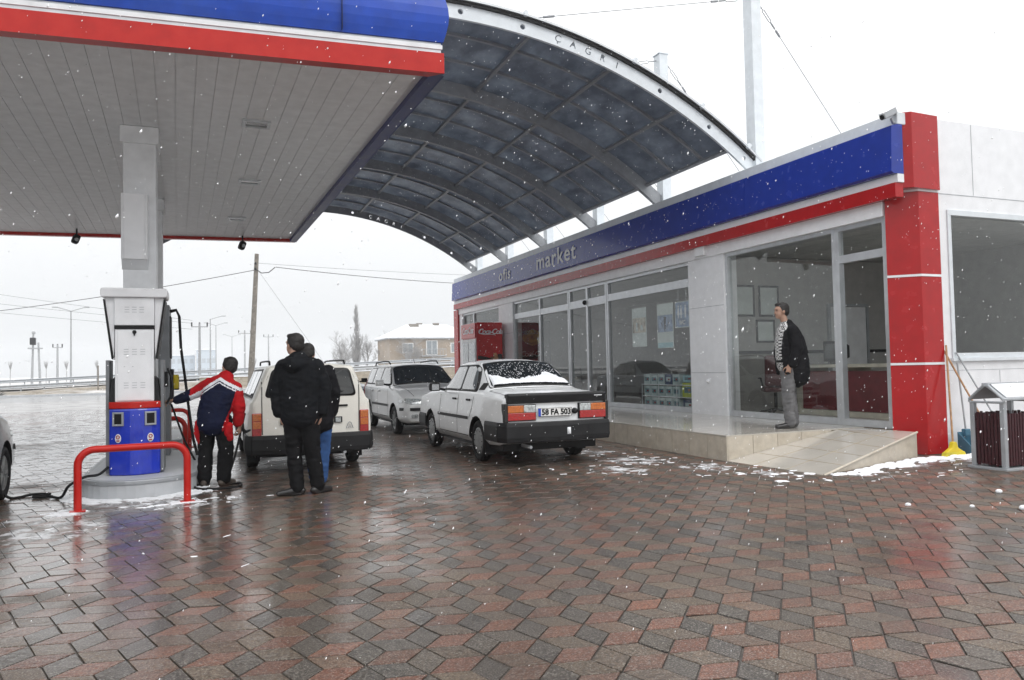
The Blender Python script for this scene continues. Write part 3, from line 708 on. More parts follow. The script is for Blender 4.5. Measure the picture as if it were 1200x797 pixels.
zt = lambda x, y: max(.004, min(.343, .004+(x-6.60)*(.34/1.75 if y > 7.9 else .34/2.3)))
nx, nyy = 14, 6; vs = []; fs = []
def rpp(s, t):
    x = 6.68+(9.02-6.68)*s; ya = 7.02+(7.74-7.02)*s; xa = x - (1-s)*.12*t; y = ya+(8.638-ya)*t
    z = .004 + .335*min(1, s*(1.0+.25*t)); return (xa, y, z)
for i in range(nx+1):
    for j in range(nyy+1): vs.append(rpp(i/nx, j/nyy))
for i in range(nx):
    for j in range(nyy):
        a = i*(nyy+1)+j; fs.append((a, a+nyy+1, a+nyy+2, a+1))
k = len(vs); vs2 = [(v[0], v[1], -.02) for v in vs]; b.add(vs, fs); 
sidev = [vs[i*(nyy+1)] for i in range(nx+1)]
b2_ = MB(); n_ = len(sidev); b2_.add(sidev+[(v[0], v[1], -.02) for v in sidev], [(i, i+1, n_+i+1, n_+i) for i in range(n_-1)])
b.build('ramp_surface', 'tile', rp, off=O3, sm_all=True); b2_.build('ramp_side', 'tile_side', rp, off=O3)
b = MB()
for s in (.2, .4, .6, .8):
    p, q = Vector(rpp(s, 0)), Vector(rpp(s, 1)); b.tube([p+Vector((0,0,.0)), p.lerp(q,.5)+Vector((0,0,.001)), q], .0035, 4)
for t in (.36, .70):
    b.tube([Vector(rpp(k_/10, t)) for k_ in range(11)], .0035, 4)
b.build('tile_joint', 'grout', rp, off=O3)
b = MB(); b.tube([Vector(rpp(k_/12, 0))+Vector((0, -.008, -.004)) for k_ in range(13)], .016, 6); b.build('edge_trim', 'tile_side', rp, off=O3)
# ================================================================== cars
MT['car_white'] = mat('car_white', (.87,.89,.90), .25, var=.01, coat=.6, coatr=.08, dirt=.10, dcol=(.55,.55,.54), dscale=2.2)
MT['car_cream'] = mat('car_cream', (.86,.84,.77), .3, var=.015, coat=.5, coatr=.12, dirt=.15, dcol=(.38,.34,.27), dscale=2.5)
MT['car_silver'] = mat('car_silver', (.70,.71,.71), .3, metal=.05, var=.015, coat=.7, coatr=.08, dirt=.12, dcol=(.45,.44,.42), dscale=2.)
MT['car_grey'] = mat('car_grey', (.22,.24,.25), .3, metal=.5, var=.05, coat=.7, coatr=.08, dirt=.3)
MT['car_pale'] = mat('car_pale', (.62,.70,.78), .3, var=.03, coat=.5, coatr=.1, dirt=.3)
MT['car_glass'] = mat('car_glass', (.010,.013,.014), .04, var=.3, coat=1., coatr=.02)
MT['car_glass_pale'] = mat('car_glass_pale', (.16,.18,.19), .06, var=.2, vscale=3, coat=1., coatr=.03)  # light grey reflection put into the colour of the opaque glass
MT['seal'] = mat('seal', (.014,.014,.014), .5)
MT['gap'] = mat('gap', (.03,.03,.03), .7)
MT['lens_red'] = mat('lens_red', (.38,.012,.012), .15, coat=.8, var=.15, vscale=40)
MT['lens_amber'] = mat('lens_amber', (.52,.13,.015), .15, coat=.8, var=.15, vscale=40)
MT['lens_clear'] = mat('lens_clear', (.50,.53,.53), .12, metal=.35, coat=.9, var=.3, vscale=30)
MT['chrome'] = mat('chrome', (.65,.66,.67), .18, metal=.9)
MT['rim'] = mat('wheel_rim', (.30,.31,.31), .4, metal=.4, var=.15, dirt=.5, dcol=(.09,.08,.07), dscale=9)
MT['plate'] = mat('plate_white', (.80,.80,.78), .4, dirt=.15)
MT['plate_blue'] = mat('plate_blue', (.01,.05,.42), .4)
MT['seat_dark'] = mat('seat_dark', (.035,.037,.04), .8)

def sec(y, w=.80, zb=.24, zs=.34, zm=.62, wt=.775, zt=.92, wu=.745, zu=.95, wr=.57, zr=1.38, zc=1.43, wb=None):
    wb = wb if wb else w*.9
    return y, [(0, zb), (wb, zb), (w, zs), (w*1.005, zm), (wt, zt), (wu, zu), (wr, zr), (wr*.5, zr+(zc-zr)*.78), (0, zc)]
class Car:
    def __init__(s, root, secs, paint, axles, wr_=.29, arch=.345, half=.80, crease=.55, name='body'):
        s.root = root; s.axles = axles; s.wr = wr_
        b = MB(); vs = []; K = len(secs[0][1])
        ring = 2*K-2
        for y, pr_ in secs:
            r = [(x, y, z) for x, z in pr_] + [(-x, y, z) for x, z in reversed(pr_[1:-1])]
            vs += r
        fs = []
        for i in range(len(secs)-1):
            for j in range(ring):
                fs.append((i*ring+j, i*ring+(j+1) % ring, (i+1)*ring+(j+1) % ring, (i+1)*ring+j))
        # end caps as strips
        for i, rev in ((0, False), (len(secs)-1, True)):
            o = i*ring
            for j in range(K-1):
                a, b_, c, d = o+j, o+j+1, o+(ring-j-1) % ring, o+(ring-j) % ring
                f = [a, b_, c, d]; f2 = []
                for q in f:
                    if q not in f2: f2.append(q)
                if len(f2) >= 3: fs.append(tuple(f2 if rev else f2[::-1]))
        b.add(vs, fs, 0, True)
        o = b.build(name, [paint, 'black'], root)
        me = o.data; ca = me.attributes.new('crease_edge', 'FLOAT', 'EDGE'); ca.data.foreach_set('value', [crease]*len(me.edges))
        def f(ob):
            md = ob.modifiers.new('s', 'SUBSURF'); md.levels = 3; md.render_levels = 3
        baked(o, f)
        cu = MB()
        for ay in axles:
            for sx in (-1, 1): cu.tube([(sx*(half-.30), ay, wr_+.01), (sx*(half+.3), ay, wr_+.01)], arch, 40)
            cu.add([], [])
        ct = cu.build('cut', 'black'); boolean_cut(o, ct)
        for p in o.data.polygons:
            p.use_smooth = True; c = p.center
            for ay in axles:
                d = hypot(c.y-ay, c.z-(wr_+.01))
                if d < arch+.004 and (abs(d-arch) < .008 or abs(abs(c.x)-(half-.30)) < .01) and abs(c.x) < half+.1: p.material_index = 1
        o.data.set_sharp_from_angle(angle=radians(38))
        s.body = o
        bm = bmesh.new(); bm.from_mesh(o.data); s.bvh = BVHTree.FromBMesh(bm); s.bm = bm
    def hit(s, p, axis, sgn):
        if axis == 'x': o = Vector((sgn*3, p[0], p[1])); d = Vector((-sgn, 0, 0))
        elif axis == 'y': o = Vector((p[0], sgn*5, p[1])); d = Vector((0, -sgn, 0))
        else: o = Vector((p[0], p[1], 4)); d = Vector((0, 0, -1))
        h = s.bvh.ray_cast(o, d)
        if h[0] is None:
            q = s.bvh.find_nearest(o+d*2.2); return q[0], q[1]
        return h[0], h[1]
    def patch(s, name, m, poly, axis, sgn=1, r=.03, off=.004, parent=None, rings=5, mb=None, mi=0, maxn=None):
        # rounded outline
        P = [Vector(p) for p in poly]; n = len(P); out = []
        for i in range(n):
            a, p, c = P[i-1], P[i], P[(i+1) % n]; rr = min(r, (a-p).length*.45, (c-p).length*.45)
            p0 = p+(a-p).normalized()*rr; p1 = p+(c-p).normalized()*rr
            for k in range(5):
                t = k/4; out.append(p0*(1-t)**2+p*2*t*(1-t)+p1*t*t)
            L = (P[(i+1) % n]-p).length; ns = max(2, int(L/.06))
            e0 = p1; e1 = P[(i+1) % n]+(p-P[(i+1) % n]).normalized()*min(r, L*.45)
            for k in range(1, ns): out.append(e0.lerp(e1, k/ns))
        c = sum(out, Vector((0, 0)))/len(out); N = len(out); vs = []; fs = []
        def add(q, o_):
            h, nn = s.hit(q, axis, sgn)
            if nn.dot(Vector((sgn if axis == 'x' else 0, sgn if axis == 'y' else 0, 1 if axis == 'z' else 0))) < 0: nn = -nn
            vs.append(h+nn*o_)
        add(c, off)
        for k in range(1, rings+1):
            for q in out: add(c.lerp(q, k/rings), off)
        for q in out: add(q, -.004)
        fs += [(0, 1+j, 1+(j+1) % N) for j in range(N)]
        for k in range(rings):
            for j in range(N): a = 1+k*N; fs.append((a+j, a+N+j, a+N+(j+1) % N, a+(j+1) % N))
        if mb is not None: mb.add(vs, fs, mi, True); return mb
        b = MB(); b.add(vs, fs, 0, True); o = b.build(name, m, parent or s.root)
        o.data.set_sharp_from_angle(angle=radians(40)); return o
    def strip(s, pts, w, axis, sgn, mb, off=.003, mi=0):
        """thin ribbon along a polyline on the surface"""
        pts = [Vector(p) for p in pts]; Q = []
        for i in range(len(pts)-1):
            ns = max(1, int((pts[i+1]-pts[i]).length/.06))
            for k in range(ns): Q.append(pts[i].lerp(pts[i+1], k/ns))
        Q.append(pts[-1]); vs = []; fs = []
        for i, q in enumerate(Q):
            t = (Q[min(i+1, len(Q)-1)]-Q[max(i-1, 0)]).normalized(); nn = Vector((-t.y, t.x))*w/2
            for z in (-1, 1):
                h, no = s.hit(q+nn*z, axis, sgn)
                if no.dot(Vector((sgn if axis == 'x' else 0, sgn if axis == 'y' else 0, 1 if axis == 'z' else 0))) < 0: no = -no
                vs.append(h+no*off)
        for i in range(len(Q)-1): fs.append((2*i, 2*i+1, 2*i+3, 2*i+2))
        mb.add(vs, fs, mi, True)
    def wheels(s, tw=.155, trk=.68, cap='disc', rimc='rim'):
        first = None
        for ay in s.axles:
            for sx in (-1, 1):
                if first is None:
                    R = s.wr
                    b = MB(); prof = [(R*.66, -tw*.36), (R*.72, -tw*.48), (R*.88, -tw*.5), (R*.965, -tw*.44), (R*.995, -tw*.3), (R, -tw*.1), (R*.985, 0), (R, tw*.1), (R*.995, tw*.3), (R*.965, tw*.44), (R*.88, tw*.5), (R*.72, tw*.48), (R*.66, tw*.36)]
                    b.lathe(prof, (0,0,0), 40, 0, 'x')
                    ty = b.build('wheel', 'rubber', s.root)
                    b = MB()
                    if cap == 'disc':
                        b.lathe([(R*.67, tw*.30), (R*.66, tw*.40), (R*.60, tw*.47), (R*.45, tw*.44), (R*.25, tw*.48), (.001, tw*.50)], (0,0,0), 40, 0, 'x')
                        b.lathe([(R*.67, -tw*.30), (R*.2, -tw*.1), (.001, -tw*.1)], (0,0,0), 30, 0, 'x')
                        for k in range(12):
                            a = 2*pi*k/12; b.box((tw*.462, R*.55*cos(a), R*.55*sin(a)), (.006, R*.10, R*.05), 1, R=Matrix.Rotation(a, 3, 'X'))
                    else:
                        b.lathe([(R*.67, tw*.34), (R*.63, tw*.40), (R*.60, tw*.22), (R*.40, tw*.15), (R*.16, tw*.32), (.001, tw*.34)], (0,0,0), 40, 0, 'x')
                        b.lathe([(R*.67, -tw*.30), (R*.2, -tw*.1), (.001, -tw*.1)], (0,0,0), 30, 0, 'x')
                        for k in range(5 if cap == 'spoke' else 8):
                            a = 2*pi*k/(5 if cap == 'spoke' else 8)
                            if cap == 'spoke': b.box((tw*.34, R*.38*cos(a), R*.38*sin(a)), (.02, R*.48, R*.13), 0, R=Matrix.Rotation(a, 3, 'X'))
                            else: b.box((tw*.20, R*.46*cos(a), R*.46*sin(a)), (.012, R*.09, R*.11), 1, R=Matrix.Rotation(a, 3, 'X'))
                    rm = b.build('rim', [rimc, 'black'], ty)
                    ty.location = (sx*trk, ay, s.wr); ty.rotation_euler = (0, 0, pi if sx < 0 else 0); first = ty
                else:
                    c = first.copy(); COL.objects.link(c); c.parent = s.root; c.location = (sx*trk, ay, s.wr); c.rotation_euler = (0, 0, pi if sx < 0 else 0)
                    for ch in first.children: d = ch.copy(); COL.objects.link(d); d.parent = c
    def mirror(s, y, z, x=.86, m='black'):
        for sx in (-1, 1):
            b = MB(); b.prism([(y-.05, z-.06), (y+.05, z-.05), (y+.07, z+.02), (y+.02, z+.07), (y-.05, z+.07)], sx*(x-.02), sx*(x+.15), 'x'); o = b.build('wing_mirror', m, s.root, bevel=.015)
            b = MB(); b.tube([(sx*(x-.14), y+.03, z-.05), (sx*x, y, z-.02)], .02, 8); b.build('mirror_arm', 'black', o)
            b = MB(); b.box((sx*(x+.065), y-.053, z+.005), (.12, .004, .09)); b.build('mirror_glass', 'chrome', o)

def bumper(car, y, sgn, z0, z1, w, wrap=.5, m='dark_plastic', out=.10, name='bumper'):
    pts = [(-w, y-sgn*wrap), (-w-.005, y-sgn*.10), (-w+.07, y+sgn*(out-.02)), (-w*.5, y+sgn*(out+.015)), (0, y+sgn*(out+.025)), (w*.5, y+sgn*(out+.015)), (w-.07, y+sgn*(out-.02)), (w+.005, y-sgn*.10), (w, y-sgn*wrap)]
    b = MB(); vs = []; n = len(pts)
    for i, p in enumerate(pts):
        c = Vector((0, y-sgn*.5)); q = Vector(p)
        if i in (0, 1, 7, 8): inn = Vector((q.x*(1-.05/w), q.y))
        else: inn = Vector((q.x*.93, q.y-sgn*.07))
        h = z1-z0
        vs += [(inn.x, inn.y, z0), (q.x*.985, q.y-sgn*.01, z0), (q.x, q.y, z0+h*.25), (q.x, q.y, z1-h*.2), (q.x*.985, q.y-sgn*.012, z1), (inn.x, inn.y, z1)]
    fs = []
    for i in range(n-1):
        for j in range(6): fs.append((i*6+j, i*6+(j+1) % 6, (i+1)*6+(j+1) % 6, (i+1)*6+j))
    fs += [tuple(range(6)), tuple(range(6*(n-1), 6*n))[::-1]]
    b.add(vs, fs); return b.build(name, m, car.root, bevel=.012)

def plate(car, y, z, w=.52, h=.11, txt=None, x=0.):
    b = MB(); b.box((x, y, z), (w, .012, h)); o = b.build('licence_plate', 'plate', car.root, bevel=.003)
    b = MB(); b.box((x-w/2+.022, y-.008, z), (.038, .005, h-.012)); b.build('country_band', 'plate_blue', o)
    b = MB()
    for (cx_, cz, sx_, sz) in ((0, h/2-.004, w-.01, .004), (0, -h/2+.004, w-.01, .004), (-w/2+.004, 0, .004, h-.01), (w/2-.004, 0, .004, h-.01)): b.box((x+cx_, y-.0085, z+cz), (sx_, .003, sz))
    b.build('plate_border', 'black', o)
    if txt: text_mb(txt, h*.92, .004, None, (x+.02, y-.009, z-.002), (1,0,0), (0,0,1), offset=.0035, space=1.0, sx=.98).build('plate_characters', 'black', o)
    return o

# ---- sedan sections (rear at -y)
SED = [sec(-2.13, .70, .42, .46, .66, .69, .86, .62, .905, .45, .915, .92), sec(-2.10, .775, .34, .42, .64, .765, .90, .70, .945, .50, .955, .96),
       sec(-1.78, .80, .27, .36, .62, .785, .935, .73, .972, .52, .992, .998), sec(-1.37, .81, .25, .34, .62, .785, .955, .745, .985, .60, 1.02, 1.035),
       sec(-1.22, .81, zt=.96, zu=.985, wr=.60, zr=1.10, zc=1.135), sec(-.70, .81, zt=.965, zu=.99, wr=.575, zr=1.385, zc=1.43), sec(-.45, .81, zt=.965, zu=.99, wr=.57, zr=1.41, zc=1.462),
       sec(.0, .81, zt=.96, zu=.985, wr=.57, zr=1.415, zc=1.472), sec(.32, .81, zt=.955, zu=.98, wr=.56, zr=1.395, zc=1.445), sec(.93, .81, zt=.945, zu=.965, wr=.60, zr=1.03, zc=1.055),
       sec(1.03, .81, zt=.94, zu=.96, wr=.56, zr=.995, zc=1.01), sec(1.6, .80, .25, .34, .62, .775, .90, .72, .935, .5, .95, .96), sec(2.05, .785, .28, .38, .60, .76, .84, .70, .875, .5, .885, .89),
       sec(2.12, .74, .34, .42, .60, .72, .80, .66, .83, .45, .84, .845)]
def sedan_common(car, side_glass='car_glass'):
    for sx in (-1, 1):
        k = MB()
        car.patch('', None, [(-1.02, .985), (.74, .985), (.33, 1.375), (-.62, 1.385), (-.80, 1.33)], 'x', sx, .06, .003, mb=k)
        k.build('window_seal', 'seal', car.root)
        car.patch('rear_side_window', side_glass, [(-.90, 1.015), (-.27, 1.015), (-.25, 1.355), (-.56, 1.355), (-.72, 1.29)], 'x', sx, .04, .007)
        car.patch('front_side_window', side_glass, [(-.19, 1.015), (.62, 1.015), (.27, 1.35), (-.17, 1.355)], 'x', sx, .04, .007)
        k = MB()
        for pl in ([(-.23, .97), (-.23, .36)], [(-.97, .97), (-.90, .75), (-.83, .62)], [(.70, .97), (.74, .60), (.74, .36)], [(-.80, .34), (.74, .34)]): car.strip(pl, .012, 'x', sx, k)
        k.build('door_gap', 'gap', car.root)
        k = MB(); car.strip([(-.78, .60), (.80, .60)], .045, 'x', sx, k, .010); k.build('side_moulding', 'dark_plastic', car.root)
        for y in (-.33, .55-.66):
            pass
        for y in (-.80, -.12):
            k = MB(); h, nn = car.hit((y+.05, .865), 'x', sx); k.box((h.x+sx*.012, y+.06, .865), (.03, .14, .03)); k.build('door_handle', 'black', car.root, bevel=.006)
        k = MB(); car.patch('', None, [(-1.22, 1.015), (-1.03, 1.015), (-1.05, 1.11), (-1.17, 1.11)], 'x', sx, .01, .006, mb=k); k.build('air_vent', 'seal', car.root)

def white_sedan():
    r = thing('parked_car', 'white older sedan seen from behind, snow on its rear window, parked beside the platform', 'car', (4.42, 11.60, 0), 0., 'cars parked on the forecourt')
    c = Car(r, SED, 'car_white', (-1.13, 1.31)); c.wheels(cap='disc', trk=.715); sedan_common(c, 'car_glass_pale')
    k = MB(); c.patch('', None, [(-.66, -1.33), (.66, -1.33), (.545, -.66), (-.545, -.66)], 'z', 1, .08, .004, mb=k); k.build('window_seal', 'seal', r)
    gw = c.patch('rear_window', 'car_glass', [(-.62, -1.30), (.62, -1.30), (.51, -.70), (-.51, -.70)], 'z', 1, .07, .008)
    # snow heaped on the lower part of the rear window
    rnd = random.Random(2); vs = []; N = 60; fs = []
    prof = [.19, .17, .155, .12, .10, .09, .085, .09, .10, .11, .115, .12, .15, .19, .20, .17, .13, .10]
    for i in range(N+1):
        t = i/N; x = -.60+1.2*t; f = t*(len(prof)-1); k0 = int(f); k1 = min(k0+1, len(prof)-1); top = prof[k0]*(1-f+k0)+prof[k1]*(f-k0); top = top*1.6+rnd.uniform(-.02, .02)
        for j in range(7):
            u = j/6; y = -1.30+top*u; h, nn = c.hit((x*(1-.16*top*u), y), 'z', 1); th = .030*(1-u**3)*(1 if 0 < i < N else .3)+.008; q = h+nn*(th+rnd.uniform(-.003, .003)); vs.append(q)
    for i in range(N):
        for j in range(6): a = i*7+j; fs.append((a, a+7, a+8, a+1))
    k = MB(); k.add(vs, fs, 0, True)
    for q in range(420):
        x = rnd.uniform(-.52, .52); y = rnd.uniform(-1.28, -.74); h, nn = c.hit((x, y), 'z', 1); k.ball(h+nn*.009, rnd.uniform(.003, .007), 3)
    k.build('window_snow', 'snow', gw)
    k = MB(); c.patch('', None, [(-.63, .26), (.63, .26)][:0] or [(-.53, .37), (.53, .37), (.60, .93), (-.60, .93)], 'z', 1, .07, .004, mb=k); k.build('windscreen', 'car_glass', r)
    # boot lid seams and black strip
    k = MB(); c.strip([(-.68, -1.36), (-.69, -2.06)], .012, 'z', 1, k); c.strip([(.68, -1.36), (.69, -2.06)], .012, 'z', 1, k); c.strip([(-.68, -1.37), (.68, -1.37)], .012, 'z', 1, k); k.build('boot_gap', 'gap', r)
    k = MB(); pr_ = [(-2.06, .855), (-2.165, .845), (-2.19, .955), (-2.17, .985), (-2.05, .972)]
    k.prism(pr_, -.73, .73, 'x'); bs = k.build('boot_strip', 'dark_plastic', r, bevel=.012)
    k = MB(); k.box((.60, -2.193, .93), (.12, .004, .014)); k.build('badge', 'chrome', bs)
    for sx in (-1, 1):
        k = MB(); k.prism([(-2.05, .60), (-2.165, .60), (-2.165, .85), (-2.05, .85)], sx*.72, sx*.775, 'x'); k.build('corner_panel', 'seal', r, bevel=.01)
    # rear lamps
    for sx in (-1, 1):
        x0, x1 = sorted((sx*.315, sx*.735))
        k = MB(); k.b2((x0, -2.155, .615), (x1, -2.10, .832)); tl = k.build('tail_light', 'dark_plastic', r, bevel=.006)
        a, b_ = (x0, x1)
        def seg(n_, m_, xa, xb, za, zb):
            k = MB(); xa, xb = sorted((sx*xa, sx*xb)); k.b2((xa, -2.172, za), (xb, -2.15, zb)); k.build(n_, m_, tl, bevel=.004)
        seg('red_lens', 'lens_red', .33, .725, .627, .725); seg('amber_lens', 'lens_amber', .50, .725, .73, .822); seg('clear_lens', 'lens_clear', .33, .497, .73, .822)
    plate(c, -2.165, .722, .50, .115, '58 FA 503', -.045)
    k = MB(); k.lathe([(.001, -.022), (.03, -.022), (.04, -.01), (.04, .02)], (.262, -2.15, .725), 16, 0, 'y'); k.build('boot_lock', 'black', r)
    bumper(c, -2.13, -1, .335, .60, .835, .62); bumper(c, 2.10, 1, .33, .56, .82, .5)
    k = MB(); k.box((.12, -2.255, .47), (.05, .004, .09)); k.ball((.12, -2.262, .47), .03, 5, sc=(.8,.4,1.5)); k.build('snow_clump', 'snow', r)
    c.mirror(.60, 1.03)
    k = MB(); k.tube([(-.42, -1.75, .27), (-.42, -2.2, .27)], .022, 10); k.build('exhaust_pipe', 'galv', r)
    for sx in (-1, 1):
        k = MB(); k.box((sx*.70, -1.42, .22), (.17, .012, .20)); k.build('mud_flap', 'rubber', r)
        c.patch('headlight', 'lens_clear', [(sx*.40, .63), (sx*.70, .63), (sx*.70, .78), (sx*.40, .78)], 'y', 1, .03, .01)
    c.patch('grille', 'black', [(-.38, .63), (.38, .63), (.38, .78), (-.38, .78)], 'y', 1, .02, .008)
    k = MB(); k.b2((-.70, -1.9, .20), (.70, 1.9, .30)); k.build('underbody', 'black', r)
    return r
white_sedan()

# ---- estate sections
EST = [sec(-2.12, .72, .40, .44, .66, .735, .93, .70, .96, .53, 1.385, 1.41), sec(-2.07, .79, .32, .38, .62, .775, .93, .735, .965, .555, 1.40, 1.435)] + \
      [sec(-2.0, .80, zb=.28, zt=.93, zu=.965, wr=.565, zr=1.405, zc=1.445)] + [sec(y, .81, zt=.94, zu=.965, wr=.57, zr=1.405, zc=1.455) for y in (-1.3, -.6, .0)] + SED[8:]
def tilt_rear(secs):
    out = []
    for y, p in secs:
        if y < -2.0: p2 = p
        out.append((y, p))
    return out
def cream_estate():
    r = thing('parked_car', 'cream older estate car seen from behind with roof rails, men standing at its tailgate', 'car', (1.31, 12.62, 0), 0., 'cars parked on the forecourt')
    c = Car(r, EST, 'car_cream', (-1.13, 1.31))
    # slope the tailgate forward towards the roof
    for p in ():
        pass
    c.wheels(cap='steel', trk=.70)
    for sx in (-1, 1):
        k = MB(); c.patch('', None, [(-1.90, .985), (.74, .985), (.33, 1.37), (-1.82, 1.375)], 'x', sx, .06, .003, mb=k); k.build('window_seal', 'seal', r)
        c.patch('cargo_window', 'car_glass_pale', [(-1.82, 1.015), (-1.04, 1.015), (-1.02, 1.345), (-1.76, 1.345)], 'x', sx, .04, .007)
        c.patch('rear_side_window', 'car_glass_pale', [(-.96, 1.015), (-.27, 1.015), (-.25, 1.345), (-.94, 1.345)], 'x', sx, .04, .007)
        c.patch('front_side_window', 'car_glass_pale', [(-.19, 1.015), (.62, 1.015), (.27, 1.34), (-.17, 1.345)], 'x', sx, .04, .007)
        k = MB()
        for pl in ([(-.23, .97), (-.23, .36)], [(-1.0, .97), (-.92, .75), (-.83, .62)], [(.70, .97), (.74, .60), (.74, .36)]): c.strip(pl, .012, 'x', sx, k)
        k.build('door_gap', 'gap', r)
        for y in (-.80, -.12):
            k = MB(); h, nn = c.hit((y+.05, .865), 'x', sx); k.box((h.x+sx*.012, y+.06, .865), (.03, .14, .03)); k.build('door_handle', 'black', r, bevel=.006)
        # roof rails
        k = MB(); k.tube([(sx*.50, -1.75, 1.43), (sx*.50, -1.70, 1.475), (sx*.50, -1.2, 1.485), (sx*.50, -.2, 1.49), (sx*.50, .1, 1.485), (sx*.50, .15, 1.44)], .013, 8); k.build('roof_rail', 'black', r)
        # lamps at the corners
        x0, x1 = sorted((sx*.635, sx*.755))
        k = MB(); k.b2((x0, -2.145, .50), (x1, -2.06, .80)); tl = k.build('tail_light', 'lens_red', r, bevel=.012)
        k = MB(); k.b2((x0+.008, -2.15, .70), (x1-.008, -2.14, .79)); k.build('amber_lens', 'lens_amber', tl, bevel=.003)
        k = MB(); k.b2((x0+.008, -2.15, .60), (x1-.008, -2.14, .69)); k.build('amber_lens', 'lens_amber', tl, bevel=.003)
        k = MB(); xx = sx*.345; k.b2((xx-.055, -2.145, .64), (xx+.055, -2.11, .72)); pl = k.build('plate_lamp', 'black', r, bevel=.006)
        k = MB(); k.b2((xx-.035, -2.15, .65), (xx+.035, -2.143, .71)); k.build('lens', 'lens_clear', pl)
        k = MB(); k.b2((sx*.40-.075, -2.14, .855), (sx*.40+.075, -2.11, .88)); k.build('gate_grip', 'black', r, bevel=.005)
        k = MB(); k.box((sx*.70, -1.45, .22), (.17, .012, .22)); k.build('mud_flap', 'rubber', r)
    k = MB(); c.patch('', None, [(-.60, .995), (.60, .995), (.50, 1.375), (-.50, 1.375)], 'y', -1, .07, .005, mb=k); k.build('window_seal', 'seal', r)
    gw = c.patch('rear_window', 'car_glass', [(-.565, 1.02), (.565, 1.02), (.475, 1.35), (-.475, 1.35)], 'y', -1, .06, .010)
    k = MB(); k.tube([(-.05, -2.14, 1.03), (.12, -2.15, 1.05), (.42, -2.14, 1.06)], .008, 6); k.build('rear_wiper', 'black', gw)
    k = MB(); c.strip([(-.625, 1.38), (-.63, .95), (-.625, .52)], .012, 'y', -1, k); c.strip([(.625, 1.38), (.63, .95), (.625, .52)], .012, 'y', -1, k); c.strip([(-.62, .50), (.62, .50)], .012, 'y', -1, k); k.build('tailgate_gap', 'gap', r)
    k = MB(); c.patch('', None, [(-.53, .37), (.53, .37), (.60, .93), (-.60, .93)], 'z', 1, .07, .004, mb=k); k.build('windscreen', 'car_glass', r)
    plate(c, -2.135, .675, .50, .115, None)
    # emblem on the gate
    k = MB(); ex, ez = .50, .60
    k.tube([(ex-.045, -2.135, ez-.04), (ex-.02, -2.135, ez+.03), (ex, -2.135, ez+.045), (ex+.02, -2.135, ez+.03), (ex+.045, -2.135, ez-.04)], .005, 5)
    k.tube([(ex-.018, -2.135, ez-.04), (ex, -2.135, ez+.01), (ex+.018, -2.135, ez-.04)], .005, 5); k.build('gate_emblem', 'galv', r)
    bumper(c, -2.10, -1, .26, .51, .835, .62); bumper(c, 2.10, 1, .30, .54, .82, .5)
    c.mirror(.60, 1.03)
    k = MB(); k.tube([(.42, -1.75, .25), (.42, -2.2, .25)], .022, 10); k.build('exhaust_pipe', 'galv', r)
    for sx in (-1, 1): c.patch('headlight', 'lens_clear', [(sx*.40, .63), (sx*.70, .63), (sx*.70, .78), (sx*.40, .78)], 'y', 1, .03, .01)
    k = MB(); k.b2((-.70, -1.9, .20), (.70, 1.9, .30)); k.build('underbody', 'black', r)
    return r
cream_estate()

# ---- rounder nineties estate (front at +y)
PAL = [sec(-1.98, .70, .40, .46, .66, .72, .92, .69, .96, .55, 1.36, 1.38), sec(-1.92, .78, .32, .40, .62, .775, .94, .735, .98, .585, 1.40, 1.43), sec(-1.4, .80, .26, .34, .60, .795, .955, .755, .99, .60, 1.42, 1.46),
       sec(-.6, .805, .24, .33, .60, .80, .955, .76, .985, .605, 1.44, 1.485), sec(.0, .805, .24, .33, .60, .80, .95, .76, .975, .60, 1.43, 1.475), sec(.28, .805, .24, .33, .60, .80, .945, .76, .97, .585, 1.395, 1.435),
       sec(1.02, .80, .24, .33, .60, .79, .935, .745, .96, .66, .985, 1.02), sec(1.12, .80, .24, .33, .60, .785, .925, .74, .95, .62, .975, .995), sec(1.55, .79, .25, .34, .58, .76, .85, .70, .89, .52, .915, .93),
       sec(1.92, .755, .24, .33, .52, .71, .70, .66, .76, .46, .79, .80), sec(2.03, .66, .26, .34, .50, .62, .62, .58, .66, .42, .69, .70), sec(2.06, .55, .30, .36, .48, .54, .57, .5, .60, .38, .62, .63)]
